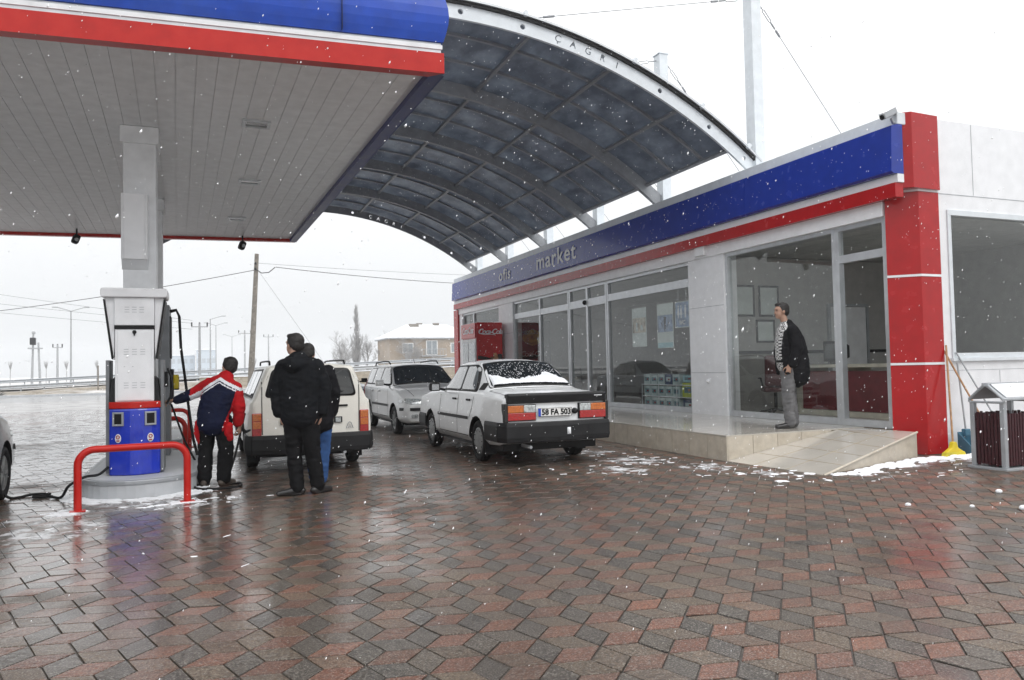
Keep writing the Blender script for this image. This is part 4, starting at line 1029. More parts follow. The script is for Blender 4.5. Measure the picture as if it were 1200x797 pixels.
def round_estate(r, paint, side='car_glass_pale', my=.66, mx=.87):
    c = Car(r, PAL, paint, (-1.16, 1.30), crease=.38); c.wheels(cap='spoke', trk=.71)
    for sx in (-1, 1):
        k = MB(); c.patch('', None, [(-1.80, 1.005), (.84, 1.0), (.25, 1.39), (-1.70, 1.385)], 'x', sx, .07, .003, mb=k); k.build('window_seal', 'seal', r)
        c.patch('cargo_window', side, [(-1.72, 1.04), (-1.04, 1.03), (-1.02, 1.365), (-1.62, 1.36)], 'x', sx, .05, .007)
        c.patch('rear_side_window', side, [(-.96, 1.03), (-.25, 1.03), (-.23, 1.375), (-.94, 1.37)], 'x', sx, .04, .007)
        c.patch('front_side_window', side, [(-.17, 1.03), (.72, 1.03), (.22, 1.365), (-.15, 1.375)], 'x', sx, .04, .007)
        k = MB()
        for pl in ([(-.21, .98), (-.21, .36)], [(-1.0, .98), (-.93, .75), (-.85, .62)], [(.80, .98), (.82, .60), (.80, .36)], [(-.8, .345), (.8, .345)]): c.strip(pl, .011, 'x', sx, k)
        k.build('door_gap', 'gap', r)
        k = MB(); c.strip([(-.80, .58), (.88, .58)], .05, 'x', sx, k, .010); k.build('side_moulding', 'dark_plastic', r)
        for y in (-.80, -.10):
            k = MB(); h, nn = c.hit((y+.05, .86), 'x', sx); k.box((h.x+sx*.010, y+.04, .87), (.03, .15, .035)); k.build('door_handle', paint, r, bevel=.008)
        k = MB(); k.tube([(sx*.55, -1.55, 1.44), (sx*.555, -1.45, 1.505), (sx*.56, -.6, 1.53), (sx*.56, -.1, 1.52), (sx*.55, .05, 1.46)], .016, 8); k.build('roof_rail', 'black', r)
        hl = c.patch('headlight', 'lens_clear', [(sx*.33, .625), (sx*.60, .63), (sx*.70, .655), (sx*.69, .745), (sx*.36, .725)], 'y', 1, .03, .012)
        c.patch('indicator', 'lens_clear', [(1.70, .66), (1.86, .65), (1.86, .70), (1.72, .73)], 'x', sx, .02, .012)
        fl = c.patch('fog_lamp', 'lens_clear', [(sx*.46, .36), (sx*.60, .36), (sx*.60, .43), (sx*.46, .43)], 'y', 1, .03, .015)
        c.patch('tail_light', 'lens_red', [(-1.975, .70), (-1.80, .70), (-1.80, 1.10), (-1.97, 1.10)], 'x', sx, .03, .010)
    k = MB(); c.patch('', None, [(-.60, .26), (.60, .26), (.71, 1.0), (-.71, 1.0)], 'z', 1, .08, .003, mb=k); k.build('window_seal', 'seal', r)
    c.patch('windscreen', 'car_glass', [(-.555, .30), (.555, .30), (.665, .96), (-.665, .96)], 'z', 1, .07, .007)
    c.patch('rear_window', 'car_glass', [(-.56, 1.02), (.56, 1.02), (.50, 1.33), (-.50, 1.33)], 'y', -1, .06, .010)
    c.patch('grille', 'black', [(-.30, .62), (.30, .62), (.33, .69), (-.33, .69)], 'y', 1, .02, .010)
    c.patch('lower_grille', 'black', [(-.38, .33), (.38, .33), (.38, .44), (-.38, .44)], 'y', 1, .03, .012)
    k = MB(); c.strip([(-.62, .53), (.62, .53)], .06, 'y', 1, k, .016); k.build('bumper_strip', 'dark_plastic', r)
    for sx in (-1, 1):
        k = MB(); c.strip([(1.78, .53), (1.95, .53)], .06, 'x', sx, k, .012); k.build('bumper_strip', 'dark_plastic', r)
        k = MB(); c.strip([(sx*.62, 1.06), (sx*.50, 1.9)], .010, 'z', 1, k); k.build('bonnet_gap', 'gap', r)
    k = MB(); k.box((0, 2.085, .48), (.50, .012, .11)); k.build('licence_plate', 'plate', r)
    k = MB(); k.tube([(0, .10, 1.47), (0, -.05, 1.56)], .006, 6); k.build('aerial', 'black', r)
    for sx in (-1, 1):
        k = MB(); k.tube([(sx*.05-.3, 1.02, 1.03), (sx*.28-.05, .92, 1.08), (sx*.45-.05, .78, 1.15)], .008, 5); k.build('wiper', 'black', r)
    c.mirror(my, 1.05, mx, paint)
    k = MB(); k.b2((-.70, -1.7, .20), (.70, 1.75, .30)); k.build('underbody', 'black', r)
    return c
r = thing('parked_car', 'silver estate car facing the camera with roof rails, standing behind the white sedan', 'car', (4.42, 17.10, 0), pi, 'cars parked on the forecourt')
round_estate(r, 'car_silver')
r = thing('parked_car', 'dark grey car at the left edge of the photo, beside the pump island', 'car', (-2.82, 8.60, 0), 0, 'cars parked on the forecourt')
round_estate(r, 'car_grey', my=.40, mx=.74)
def pale_sedan():
    r = thing('parked_car', 'pale blue car with dark grille and snowy roof, farthest parked, half hidden behind others', 'car', (3.55, 23.9, 0), pi, 'cars parked on the forecourt')
    c = Car(r, SED, 'car_pale', (-1.13, 1.31)); c.wheels(cap='steel', trk=.70); sedan_common(c)
    c.patch('windscreen', 'car_glass_pale', [(-.53, .37), (.53, .37), (.60, .93), (-.60, .93)], 'z', 1, .07, .006)
    c.patch('rear_window', 'car_glass', [(-.62, -1.30), (.62, -1.30), (.51, -.70), (-.51, -.70)], 'z', 1, .07, .008)
    c.patch('grille', 'black', [(-.71, .58), (.71, .58), (.71, .80), (-.71, .80)], 'y', 1, .02, .010)
    for sx in (-1, 1): c.patch('headlight', 'lens_clear', [(sx*.44, .61), (sx*.68, .61), (sx*.68, .77), (sx*.44, .77)], 'y', 1, .03, .02)
    k = MB(); c.patch('', None, [(-.50, -.45), (.50, -.45), (.50, .28), (-.50, .28)], 'z', 1, .08, .02, mb=k); k.build('roof_snow', 'snow', r)
    c.patch('bonnet_snow', 'snow', [(-.55, 1.15), (.55, 1.15), (.5, 1.85), (-.5, 1.85)], 'z', 1, .08, .015)
    bumper(c, 2.10, 1, .30, .54, .79, .5, 'black'); bumper(c, -2.13, -1, .335, .56, .80, .5)
    c.mirror(.60, 1.03)
    return r
pale_sedan()
# ================================================================== pump islands
def island(x, y0, y1, r, lab, h=.20):
    t = thing('pump_island', lab, 'kerb island', (x, (y0+y1)/2, 0), 0, 'pump islands')
    ym = (y1-y0)/2 - r; n = 20
    def outl(rr): return [(rr*cos(pi+pi*k/n), -ym+rr*sin(pi+pi*k/n)) for k in range(n+1)] + [(rr*cos(pi*k/n), ym+rr*sin(pi*k/n)) for k in range(n+1)]
    b = MB(); b.prism(outl(r), -.01, h-.05, 'z'); b.build('kerb_wall', 'concrete', t, bevel=.004)
    b = MB(); b.prism(outl(r+.012), h-.05, h, 'z'); b.build('rim', 'galv', t, bevel=.012)
    b = MB(); b.prism(outl(r-.05), h, h+.004, 'z'); b.build('island_top', 'concrete', t)
    return t
island(-.70, 9.22, 12.6, .60, 'round-ended pale kerb island carrying the white and blue fuel pump')
island(-.85, 14.3, 17.4, .45, 'second pale kerb island, behind the first, around the farther canopy column')

MT['pump_blue'] = mat('pump_blue', (.010,.035,.46), .22, var=.08, coat=.6, coatr=.1, dirt=.12, dcol=(.1,.12,.3), dscale=8)
MT['pump_grey'] = mat('pump_grey', (.19,.20,.21), .45, metal=.2, var=.08)
MT['yellow_p'] = mat('yellow_plastic', (.72,.55,.02), .4, var=.08)
def near_pump():
    X, Y, Z = -.745, 9.93, .204
    t = thing('fuel_pump', 'white fuel pump with blue and red curved lower casing, standing on the near island', 'fuel pump', (X, Y, Z), .0, 'fuel pumps')
    # blue lower casing with bowed front
    def bow(w, d, n=12, f=.10): return [(w*(-1+2*k/n), -d-f*cos(pi/2*(-1+2*k/n))+0) for k in range(n+1)] + [(w, d), (-w, d)]
    b = MB(); b.prism(bow(.262, .21), .0, .75, 'z', 0); b.build('lower_casing', 'pump_blue', t, bevel=.02)
    b = MB(); b.prism(bow(.265, .213), .75, .825, 'z', 0); b.build('red_band', 'red_tube', t, bevel=.008)
    for sx in (-1, 1):
        a = sx*.165; y = -.21-.10*cos(pi/2*a/.265); Rz = Matrix.Rotation(sx*.42, 3, 'Z')
        b = MB()
        for c, s in (((0, 0, .155/2-.01), (.125, .02, .02)), ((0, 0, -.155/2+.01), (.125, .02, .02)), ((-.0525, 0, 0), (.02, .02, .115)), ((.0525, 0, 0), (.02, .02, .115))):
            cc = Rz @ Vector(c); b.box((a+cc.x, y-.008+cc.y, .635+cc.z), s, R=Rz)
        fr = b.build('nozzle_window', 'galv', t, bevel=.003)
        b = MB(); b.box((a, y-.004, .635), (.085, .012, .115), R=Rz); b.build('dark_recess', 'black', fr)
        b = MB(); 
        vs = [];  
        for k in range(20):
            an = 2*pi*k/20; cc = Rz @ Vector((.035*cos(an), 0, .05*sin(an))); vs.append((a+cc.x, y-.012+cc.y, .42+cc.z))
        b.add(vs, [tuple(range(20))]); vs2 = [(v[0], v[1]+.014, v[2]) for v in vs]; b.add(vs2, [tuple(range(20))])
        st = b.build('oval_sticker', 'white_paint', t)
        b = MB()
        pts = []
        for k in range(14): an = 2*pi*k/14; cc = Rz @ Vector((.018*cos(an), -.003, .018*sin(an)+.004)); pts.append((a+cc.x, y-.014+cc.y, .43+cc.z))
        b.tube(pts, .0045, 5, closed=True); cc = Rz @ Vector((0, -.003, -.022)); b.box((a+cc.x, y-.016+cc.y, .42+cc.z-.005), (.035, .004, .012), R=Rz)
        b.build('sticker_mark', 'red_panel', st)
    b = MB(); b.b2((-.30, -.16, .02), (-.262, .22, 1.30)); b.build('side_panel', 'pump_grey', t, bevel=.006)
    b = MB(); b.b2((.262, -.16, .02), (.30, .22, 1.30)); b.build('side_panel', 'pump_grey', t, bevel=.006)
    # tapered dark shoulders
    for sx in (-1, 1):
        b = MB(); b.prism([(sx*.165, .825), (sx*.262, .825), (sx*.235, 1.08), (sx*.19, 1.12), (sx*.165, 1.10)], -.20, .18, 'y'); b.build('shoulder', 'dark_plastic', t, bevel=.006)
    # white cabinet: narrow neck and wider head
    b = MB(); b.b2((-.20, -.23, .826), (.20, .21, 1.65)); b.build('cabinet', 'white_paint', t, bevel=.008)
    b = MB(); b.b2((-.172, -.238, .84), (.172, -.231, 1.63)); cd = b.build('cabinet_door', 'white_panel', t, bevel=.004)
    for z0 in (1.36, .98, 1.22):
        b = MB()
        for j in range(3):
            for i in range(2 if z0 == 1.22 else 3):
                if z0 == 1.22 and j: continue
                b.b2((-.11+i*.085, -.2395, z0+j*.028), (-.11+i*.085+(.05 if z0 != 1.22 else .015), -.2383, z0+j*.028+.005))
                if z0 == .98 and j > 1: continue
        b.build('vent_slots', 'galv', cd)
    b = MB(); b.b2((-.205, -.245, 1.652), (.205, .21, 1.69)); b.build('dark_groove', 'black', t, bevel=.003)
    b = MB(); b.cyl((0, -.25, 1.615), (0, -.235, 1.615), .022, 14); b.cyl((0, -.26, 1.595), (0, -.25, 1.575), .008, 8); b.build('lock', 'black', t)
    b = MB(); b.b2((-.205, -.235, 1.692), (.205, .21, 2.01)); hd = b.build('head', 'white_paint', t, bevel=.006)
    b = MB()
    for j in range(3):
        for i in range(3): b.b2((-.10+i*.075, -.2375, 1.84+j*.028), (-.10+i*.075+.048, -.2358, 1.84+j*.028+.005))
    b.build('vent_slots', 'galv', hd)
    for sx in (-1, 1):      # slanted display sides
        b = MB(); b.prism([(sx*.207, 1.45), (sx*.215, 1.32), (sx*.305, 2.01), (sx*.207, 2.01)], -.20, .20, 'y'); dp = b.build('display_housing', 'white_paint', t, bevel=.004)
        b = MB(); b.prism([(sx*.221, 1.31), (sx*.236, 1.31), (sx*.322, 1.99), (sx*.306, 1.99)], -.22, .22, 'y'); b.build('display_glass', 'black', dp, bevel=.003)
    b = MB(); b.prism([(-.335, 2.01), (.335, 2.01), (.345, 2.04), (.345, 2.10), (.325, 2.115), (-.325, 2.115), (-.345, 2.10), (-.345, 2.04)], -.27, .25, 'y'); b.build('hood', 'white_paint', t, bevel=.012)
    # nozzle holders on the right side and hoses lying on the island
    b = MB(); b.b2((.30, -.02, .98), (.335, .10, 1.16)); b.build('nozzle_holder', 'black', t, bevel=.008)
    b = MB(); b.tube([(.33, .05, 1.20), (.37, .04, 1.10), (.385, .03, .98), (.36, .03, .86), (.32, .04, .78)], .013, 8); b.build('nozzle', 'dark_plastic', t)
    return t
near_pump()
def far_pump():
    t = thing('fuel_pump', 'grey-sided fuel pump behind the near column with black hoses hanging from its top', 'fuel pump', (-.68, 12.0, .204), 0, 'fuel pumps')
    b = MB(); b.b2((-.22, -.26, 0), (.22, .30, 2.10)); b.build('cabinet', 'pump_grey', t, bevel=.012)
    b = MB(); b.b2((.221, -.20, 1.35), (.235, .22, 1.95)); dp = b.build('display', 'black', t, bevel=.004)
    b = MB(); b.b2((.221, -.20, .75), (.26, .22, 1.2)); b.build('nozzle_tray', 'dark_plastic', t, bevel=.006)
    for k, dy in enumerate((-.16, .02)):
        b = MB(); b.tube([(.22, dy, 2.02), (.30, dy, 2.04), (.34, dy, 1.95), (.36, dy, 1.5), (.42, dy, 1.0), (.47, dy-.05, .55), (.52, dy-.15, .2), (.60, dy-.3, -.12)], .017, 8); b.build('hose', 'rubber', t)
    b = MB(); b.b2((.26, -.12, .92), (.33, -.02, 1.12)); b.build('nozzle', 'yellow_p', t, bevel=.012)
    b = MB(); b.b2((.26, .06, .90), (.33, .16, 1.10)); b.build('nozzle', 'black', t, bevel=.012)
    return t
far_pump()
def barrier(xa, ya, xb, yb, h, lab, r=.036):
    t = thing('hoop_barrier', lab, 'barrier', ((xa+xb)/2, (ya+yb)/2, 0), atan2(yb-ya, xb-xa), 'red hoop barriers')
    L = hypot(xb-xa, yb-ya)/2; rr = .15; pts = [(-L, 0, 0), (-L, 0, h*.4)]
    for k in range(9): a = pi/2*k/8; pts.append((-L+rr-rr*cos(a), 0, h-rr+rr*sin(a)))
    for k in range(9): a = pi/2*k/8; pts.append((L-rr+rr*sin(a), 0, h-rr+rr*cos(a)))
    pts += [(L, 0, h*.4), (L, 0, 0)]
    b = MB(); b.tube(pts, r, 16); b.build('hoop', 'red_tube', t)
    for s in (-1, 1):
        b = MB(); b.box((s*L, 0, .008), (.14, .11, .012)); b.build('foot_plate', 'red_tube', t, bevel=.003)
barrier(-1.17, 8.64, -.18, 8.75, .60, 'red tubular hoop barrier in front of the round island end, nearest the camera')
barrier(-1.22, 12.75, -.29, 12.78, .66, 'red tubular hoop barrier just behind the first island, lower of the two beyond the pump')
barrier(-1.30, 15.2, -.27, 15.2, .68, 'red tubular hoop barrier at the second island, farthest from the camera')
# hoses on the ground
b = MB(); P_ = [(-1.02, 9.75, .30), (-1.10, 9.62, .24), (-1.22, 9.5, .235), (-1.36, 9.45, .16), (-1.45, 9.55, .03), (-1.6, 9.75, .022), (-1.75, 9.78, .022), (-1.62, 9.95, .022), (-1.8, 10.0, .022), (-2.0, 9.85, .03), (-2.15, 9.8, .3), (-2.2, 9.78, .5)]
def smooth_path(P, n=8):
    P = [Vector(p) for p in P]; out = []
    for i in range(len(P)-1):
        p0, p1, p2, p3 = P[max(i-1, 0)], P[i], P[i+1], P[min(i+2, len(P)-1)]
        for k in range(n):
            t = k/n; out.append(.5*((2*p1)+(p2-p0)*t+(2*p0-5*p1+4*p2-p3)*t*t+(3*p1-p0-3*p2+p3)*t**3))
    out.append(P[-1]); return out
b.tube(smooth_path(P_), .015, 8); tag(b.build('fuel_hose', 'rubber'), 'black hose lying on the wet blocks from the near pump towards the left car', 'hose')
b = MB(); b.tube(smooth_path([(-.45, 12.0, .9), (-.30, 11.6, .5), (-.22, 11.2, .35), (-.08, 10.8, .12), (.02, 10.2, .02), (-.12, 9.8, .02), (-.06, 9.5, .02), (.18, 9.42, .02), (.36, 9.5, .02), (.38, 9.75, .02), (.25, 9.95, .022), (.35, 10.4, .3), (.44, 10.7, .62), (.49, 10.95, .78)]), .014, 8)
tag(b.build('fuel_hose', 'rubber'), 'black hose looping on the ground round the attendant\'s feet', 'hose')
# cameras hanging under the far edge of the canopy
for (x, lab) in ((-2.55, 'small dark camera hanging under the far canopy edge, left of the column'), (.82, 'small dark camera hanging under the far canopy edge, right of the column')):
    t = thing('security_camera', lab, 'camera', (x, 18.7, 4.44), .3, 'cameras under the canopy')
    b = MB(); b.tube([(0, 0, .06), (0, 0, -.06)], .018, 8); b.build('bracket', 'black', t)
    b = MB(); b.box((-.02, -.02, -.17), (.14, .16, .20), R=Matrix.Rotation(.35, 3, 'Y')); b.build('housing', 'black', t, bevel=.04)
    b = MB(); b.cyl((-.02, -.10, -.19), (-.02, -.115, -.19), .04, 14); b.build('lens', 'lens_clear', t)
# camera on the shop corner
t = thing('security_camera', 'grey security camera on a bracket at the top of the red corner column', 'camera', (8.99, 7.84, 4.62), 0)
b = MB(); b.tube([(.0, .0, 0), (-.10, -.02, .0), (-.14, -.03, .06)], .018, 8); b.box((0, -.005, 0), (.03, .09, .09)); b.build('bracket', 'galv', t)
b = MB(); R_ = Matrix.Rotation(.55, 3, 'Y') ; b.box((-.20, -.04, .11), (.26, .10, .09), R=Matrix.Rotation(-.45, 3, 'Y')); b.build('housing', 'galv', t, bevel=.018)
b = MB(); b.box((-.19, -.04, .165), (.30, .12, .012), R=Matrix.Rotation(-.45, 3, 'Y')); b.build('sunshade', 'white_paint', t, bevel=.004)
b = MB(); b.cyl((-.315, -.04, .050), (-.325, -.04, .045), .035, 14); b.build('lens', 'black', t)
# ================================================================== people
MT['skin'] = mat('skin', (.42,.25,.18), .5, var=.08, vscale=20)
MT['hair'] = mat('hair', (.012,.010,.009), .55, var=.3, vscale=60, bump=.5, bscale=180)
def cloth(name, col, ch=None, sc=30., wet=.75):
    m = mat(name, col, wet, var=.15, vscale=9, bump=.6, bscale=22); n = m.node_tree; p = n.nodes['Principled BSDF']
    p.inputs['Specular IOR Level'].default_value = .12
    if ch:
        tc = n.nodes.new('ShaderNodeTexCoord'); c = n.nodes.new('ShaderNodeTexChecker'); c.inputs['Scale'].default_value = sc
        c.inputs['Color1'].default_value = (*col, 1); c.inputs['Color2'].default_value = (*ch, 1); n.links.new(tc.outputs['Object'], c.inputs['Vector']); n.links.new(c.outputs[0], p.inputs['Base Color'])
    return m
MT['black_cloth'] = cloth('black_cloth', (.009,.009,.011))
MT['black_trouser'] = cloth('black_trouser', (.008,.008,.009))
MT['coat_cloth'] = cloth('coat_cloth', (.007,.008,.010))
MT['jeans'] = cloth('jeans', (.035,.085,.22))
MT['grey_trouser'] = cloth('grey_trouser', (.15,.15,.155))
MT['check_shirt'] = cloth('check_shirt', (.70,.70,.70), (.03,.03,.03), 42)
MT['navy'] = cloth('navy', (.007,.010,.030)); MT['red_cloth'] = cloth('red_cloth', (.40,.010,.014)); MT['white_cloth'] = cloth('white_cloth', (.72,.73,.76))
MT['shoe'] = mat('shoe', (.010,.009,.009), .3, coat=.3)
MT['shoe_brown'] = mat('shoe_brown', (.07,.055,.045), .5)

def limb(mb, pts, rad, side=None, n=16, m=0):
    """closed swept tube; rad entries are r or (r_side, r_depth); side = direction of r_side"""
    pts = [Vector(p) for p in pts]; rad = [r if isinstance(r, tuple) else (r, r) for r in rad]
    side = Vector(side) if side else None
    # hemispherical ends
    t0 = (pts[0]-pts[1]).normalized(); t1 = (pts[-1]-pts[-2]).normalized()
    P = []; Rr = []
    for k in (3, 2, 1):
        a = pi/2*k/3*.98; s_ = min(rad[0]); P.append(pts[0]+t0*s_*sin(a)); Rr.append((rad[0][0]*cos(a), rad[0][1]*cos(a)))
    P += pts; Rr += rad
    for k in (1, 2, 3):
        a = pi/2*k/3*.98; s_ = min(rad[-1]); P.append(pts[-1]+t1*s_*sin(a)); Rr.append((rad[-1][0]*cos(a), rad[-1][1]*cos(a)))
    vs = []; K = len(P); prev = None
    for i, p in enumerate(P):
        t = (P[min(i+1, K-1)]-P[max(i-1, 0)]); t = t.normalized() if t.length > 1e-8 else Vector((0,0,1))
        a = side if side is not None else (prev if prev is not None else t.orthogonal())
        u = a-t*a.dot(t); u = u.normalized() if u.length > 1e-4 else t.orthogonal().normalized(); prev = u; w = t.cross(u)
        for j in range(n):
            an = 2*pi*j/n; vs.append(p+u*cos(an)*Rr[i][0]+w*sin(an)*Rr[i][1])
    fs = [(i*n+j, i*n+(j+1) % n, (i+1)*n+(j+1) % n, (i+1)*n+j) for i in range(K-1) for j in range(n)]
    fs += [tuple(range(n-1, -1, -1)), tuple(range((K-1)*n, K*n))]
    mb.add(vs, fs, m, True)
def flesh(mb, name, m, parent, vox=.010, smooth=4, wrinkle=0., seed=0, wsc=9.):
    o = mb.build(name, m, parent)
    def f(ob):
        md = ob.modifiers.new('r', 'REMESH'); md.mode = 'VOXEL'; md.voxel_size = vox; md.use_smooth_shade = True
        if smooth: s_ = ob.modifiers.new('s', 'SMOOTH'); s_.iterations = smooth; s_.factor = .5
    baked(o, f)
    if wrinkle:
        me = o.data; me.calc_normals_split() if hasattr(me, 'calc_normals_split') else None
        nn = [v.normal.copy() for v in me.vertices]
        for v, n_ in zip(me.vertices, nn):
            c = v.co; a = noise.noise(Vector((c.x*wsc+seed, c.y*wsc, c.z*wsc*1.8))); b_ = noise.noise(Vector((c.x*wsc*2.3, c.y*wsc*2.3+seed, c.z*wsc*4)))
            v.co = c + n_*wrinkle*(1-abs(a)*2.2+b_*.5)
    for p in o.data.polygons: p.use_smooth = True
    return o
def hand(mb, wrist, d, palm_n, s=1., curl=.5):
    """wrist point, direction of the fingers, palm normal (fingers curl towards it)"""
    d = Vector(d).normalized(); pn = Vector(palm_n); pn = (pn-d*pn.dot(d)).normalized(); u = d.cross(pn)
    w = Vector(wrist); limb(mb, [w-d*.03, w+d*.03, w+d*.085*s], [(.028, .022), (.036, .016), (.040, .014)], side=u)
    for k, (off, L) in enumerate(((-.030, .070), (-.010, .080), (.011, .075), (.031, .060))):
        p = w+d*.082*s+u*off; q = p+(d*cos(curl*.5)+pn*sin(curl*.5))*L*.5; r_ = q+(d*cos(curl*1.5)+pn*sin(curl*1.5))*L*.35; e = r_+(d*cos(curl*2.3)+pn*sin(curl*2.3))*L*.28
        limb(mb, [p, q, r_, e], [.0095, .009, .008, .007], n=8)
    p = w+d*.03*s-u*.034; limb(mb, [p, p+(d*.6-u*.6+pn*.4)*.045, p+(d*1.25-u*.55+pn*.7)*.06], [.012, .010, .008], n=8)
def head(mb, c, f, up_=(0,0,1), s=1.):
    """c = centre of the skull, f = facing direction"""
    c = Vector(c); u = Vector(up_).normalized(); f = Vector(f); f = (f-u*f.dot(u)).normalized(); r = f.cross(u)
    R = Matrix((r, f, u)).transposed()
    def pt(x, y, z): return c+R@(Vector((x, y, z))*s)
    def ell(x, y, z, a, b_, cc, n=10):
        o = len(mb.v); mb.ball((0,0,0), 1, n)
        for i in range(o, len(mb.v)):
            v = mb.v[i]; mb.v[i] = tuple(pt(x+v[0]*a, y+v[1]*b_, z+v[2]*cc))
    ell(0, -.012, .025, .078, .098, .092); ell(0, .030, -.035, .060, .062, .075); ell(0, .045, -.078, .040, .040, .030)
    ell(0, .088, -.018, .014, .020, .020); ell(0, .078, .008, .011, .016, .032)
    ell(0, .078, .032, .052, .016, .012); ell(0, .080, -.055, .026, .014, .010)
    for sx in (-1, 1): ell(sx*.079, -.008, -.008, .011, .020, .032)
    return pt
def shoe(root, p, d, m='shoe', L=.28):
    b = MB(); d = Vector(d).normalized(); u = Vector((d.y, -d.x, 0)); p = Vector(p)
    limb(b, [p-d*.06+Vector((0,0,.045)), p+Vector((0,0,.05)), p+d*.10+Vector((0,0,.038)), p+d*(L-.09)+Vector((0,0,.030))], [(.038, .040), (.040, .048), (.044, .036), (.040, .028)], side=u)
    limb(b, [p-d*.055+Vector((0,0,.015)), p+d*.08+Vector((0,0,.012)), p+d*(L-.085)+Vector((0,0,.012))], [(.038, .014), (.040, .011), (.044, .011)], side=u)
    return flesh(b, 'shoe', m, root, .008, 2)
def hairdo(root, pt, s=1., back=1.):
    b = MB()
    def ell(x, y, z, a, b_, cc):
        o = len(b.v); b.ball((0,0,0), 1, 10)
        for i in range(o, len(b.v)):
            v = b.v[i]; b.v[i] = tuple(pt(x+v[0]*a, y+v[1]*b_, z+v[2]*cc))
    ell(0, -.030, .045, .085, .096, .086); ell(0, -.060, .0, .076, .060, .082); ell(0, .030, .097, .060, .048, .028)
    for sx in (-1, 1): ell(sx*.066, -.025, .02, .020, .05, .05)
    return flesh(b, 'hair', 'hair', root, .008, 2, .004, 3, 40)
def face_bits(root, pt):
    b = MB()
    for sx in (-1, 1):
        b.tube([pt(sx*.016, .088, .030), pt(sx*.032, .086, .035), pt(sx*.048, .074, .030)], .0038, 6)
    b.build('eyebrows', 'hair', root)
    for sx in (-1, 1):
        b = MB(); c = pt(sx*.031, .076, .014); b.ball(c, .0085, 6); b.build('eye', 'black', root)

# Figures are laid out in a local frame: x = to the right in the picture, y = away, z = up
RZ = -yaw
def dark_coat_man():
    r = thing('person', 'tall man in hooded black coat, seen from behind with head turned left, at cream car', 'person', (1.00, 8.62, 0), RZ, 'men at the pumps')
    b = MB(); pt = head(b, (-.115, .03, 1.625), (-.85, .55, 0))
    limb(b, [(-.08, .0, 1.42), (-.105, .01, 1.56)], [.062, .055])
    limb(b, [(-.03, .0, .92), (-.04, .0, 1.15), (-.05, .0, 1.38)], [(.16, .11), (.15, .11), (.17, .10)], side=(1,0,0))
    for sx, (hx, kx, fx), fy in ((-1, (-.11, -.12, -.075), -.02), (1, (.05, .07, .12), .06)):
        limb(b, [(hx, 0, .90), (kx, .02, .50), (fx, fy, .08)], [.085, .055, .04])
    for sx, sh_, el, wr in ((-1, (-.22, .0, 1.38), (-.275, .0, 1.12), (-.245, -.02, .88)), (1, (.13, .0, 1.38), (.20, .01, 1.13), (.17, -.01, .88))):
        limb(b, [sh_, el, wr], [.05, .042, .03]); hand(b, wr, (0.02, .05, -1), (1 if sx < 0 else -1, 0, 0), curl=.7)
    flesh(b, 'body', 'skin', r, .009, 3); hairdo(r, pt); face_bits(r, pt)
    c = MB()
    limb(c, [(-.035, 0, .84), (-.035, 0, .95), (-.04, 0, 1.10), (-.045, .0, 1.28), (-.05, 0, 1.39), (-.07, .0, 1.46)], [(.225, .155), (.225, .155), (.225, .15), (.25, .15), (.235, .135), (.11, .10)], side=(1,0,0), n=24)
    limb(c, [(-.225, 0, 1.385), (-.30, -.01, 1.16), (-.275, -.03, .90)], [.085, .075, .062]); limb(c, [(.135, 0, 1.385), (.225, .0, 1.16), (.20, -.03, .90)], [.085, .075, .062])
    limb(c, [(-.19, -.07, 1.42), (-.08, -.14, 1.40), (.05, -.07, 1.42)], [.055, .085, .055]); limb(c, [(-.16, .0, 1.47), (-.075, -.06, 1.485), (.02, .0, 1.47), (-.07, .06, 1.47)], [.045, .05, .045, .04])
    limb(c, [(-.26, 0, .845), (.19, 0, .845)], [.035, .035]) if False else None
    flesh(c, 'coat', 'coat_cloth', r, .012, 3, .006, 1)
    c = MB(); limb(c, [(-.035, 0, .92), (-.03, 0, .82)], [(.18, .13), (.19, .13)], side=(1,0,0))
    for pts in ([(-.115, 0, .84), (-.125, .01, .50), (-.08, -.02, .09)], [(.045, 0, .84), (.075, .02, .50), (.12, .06, .09)]): limb(c, pts, [.115, .085, .072])
    flesh(c, 'trousers', 'black_trouser', r, .012, 2, .007, 5, 8)
    shoe(r, (-.085, -.03, 0), (-.85, -.2, 0)); shoe(r, (.12, .05, 0), (.45, .8, 0))
dark_coat_man()
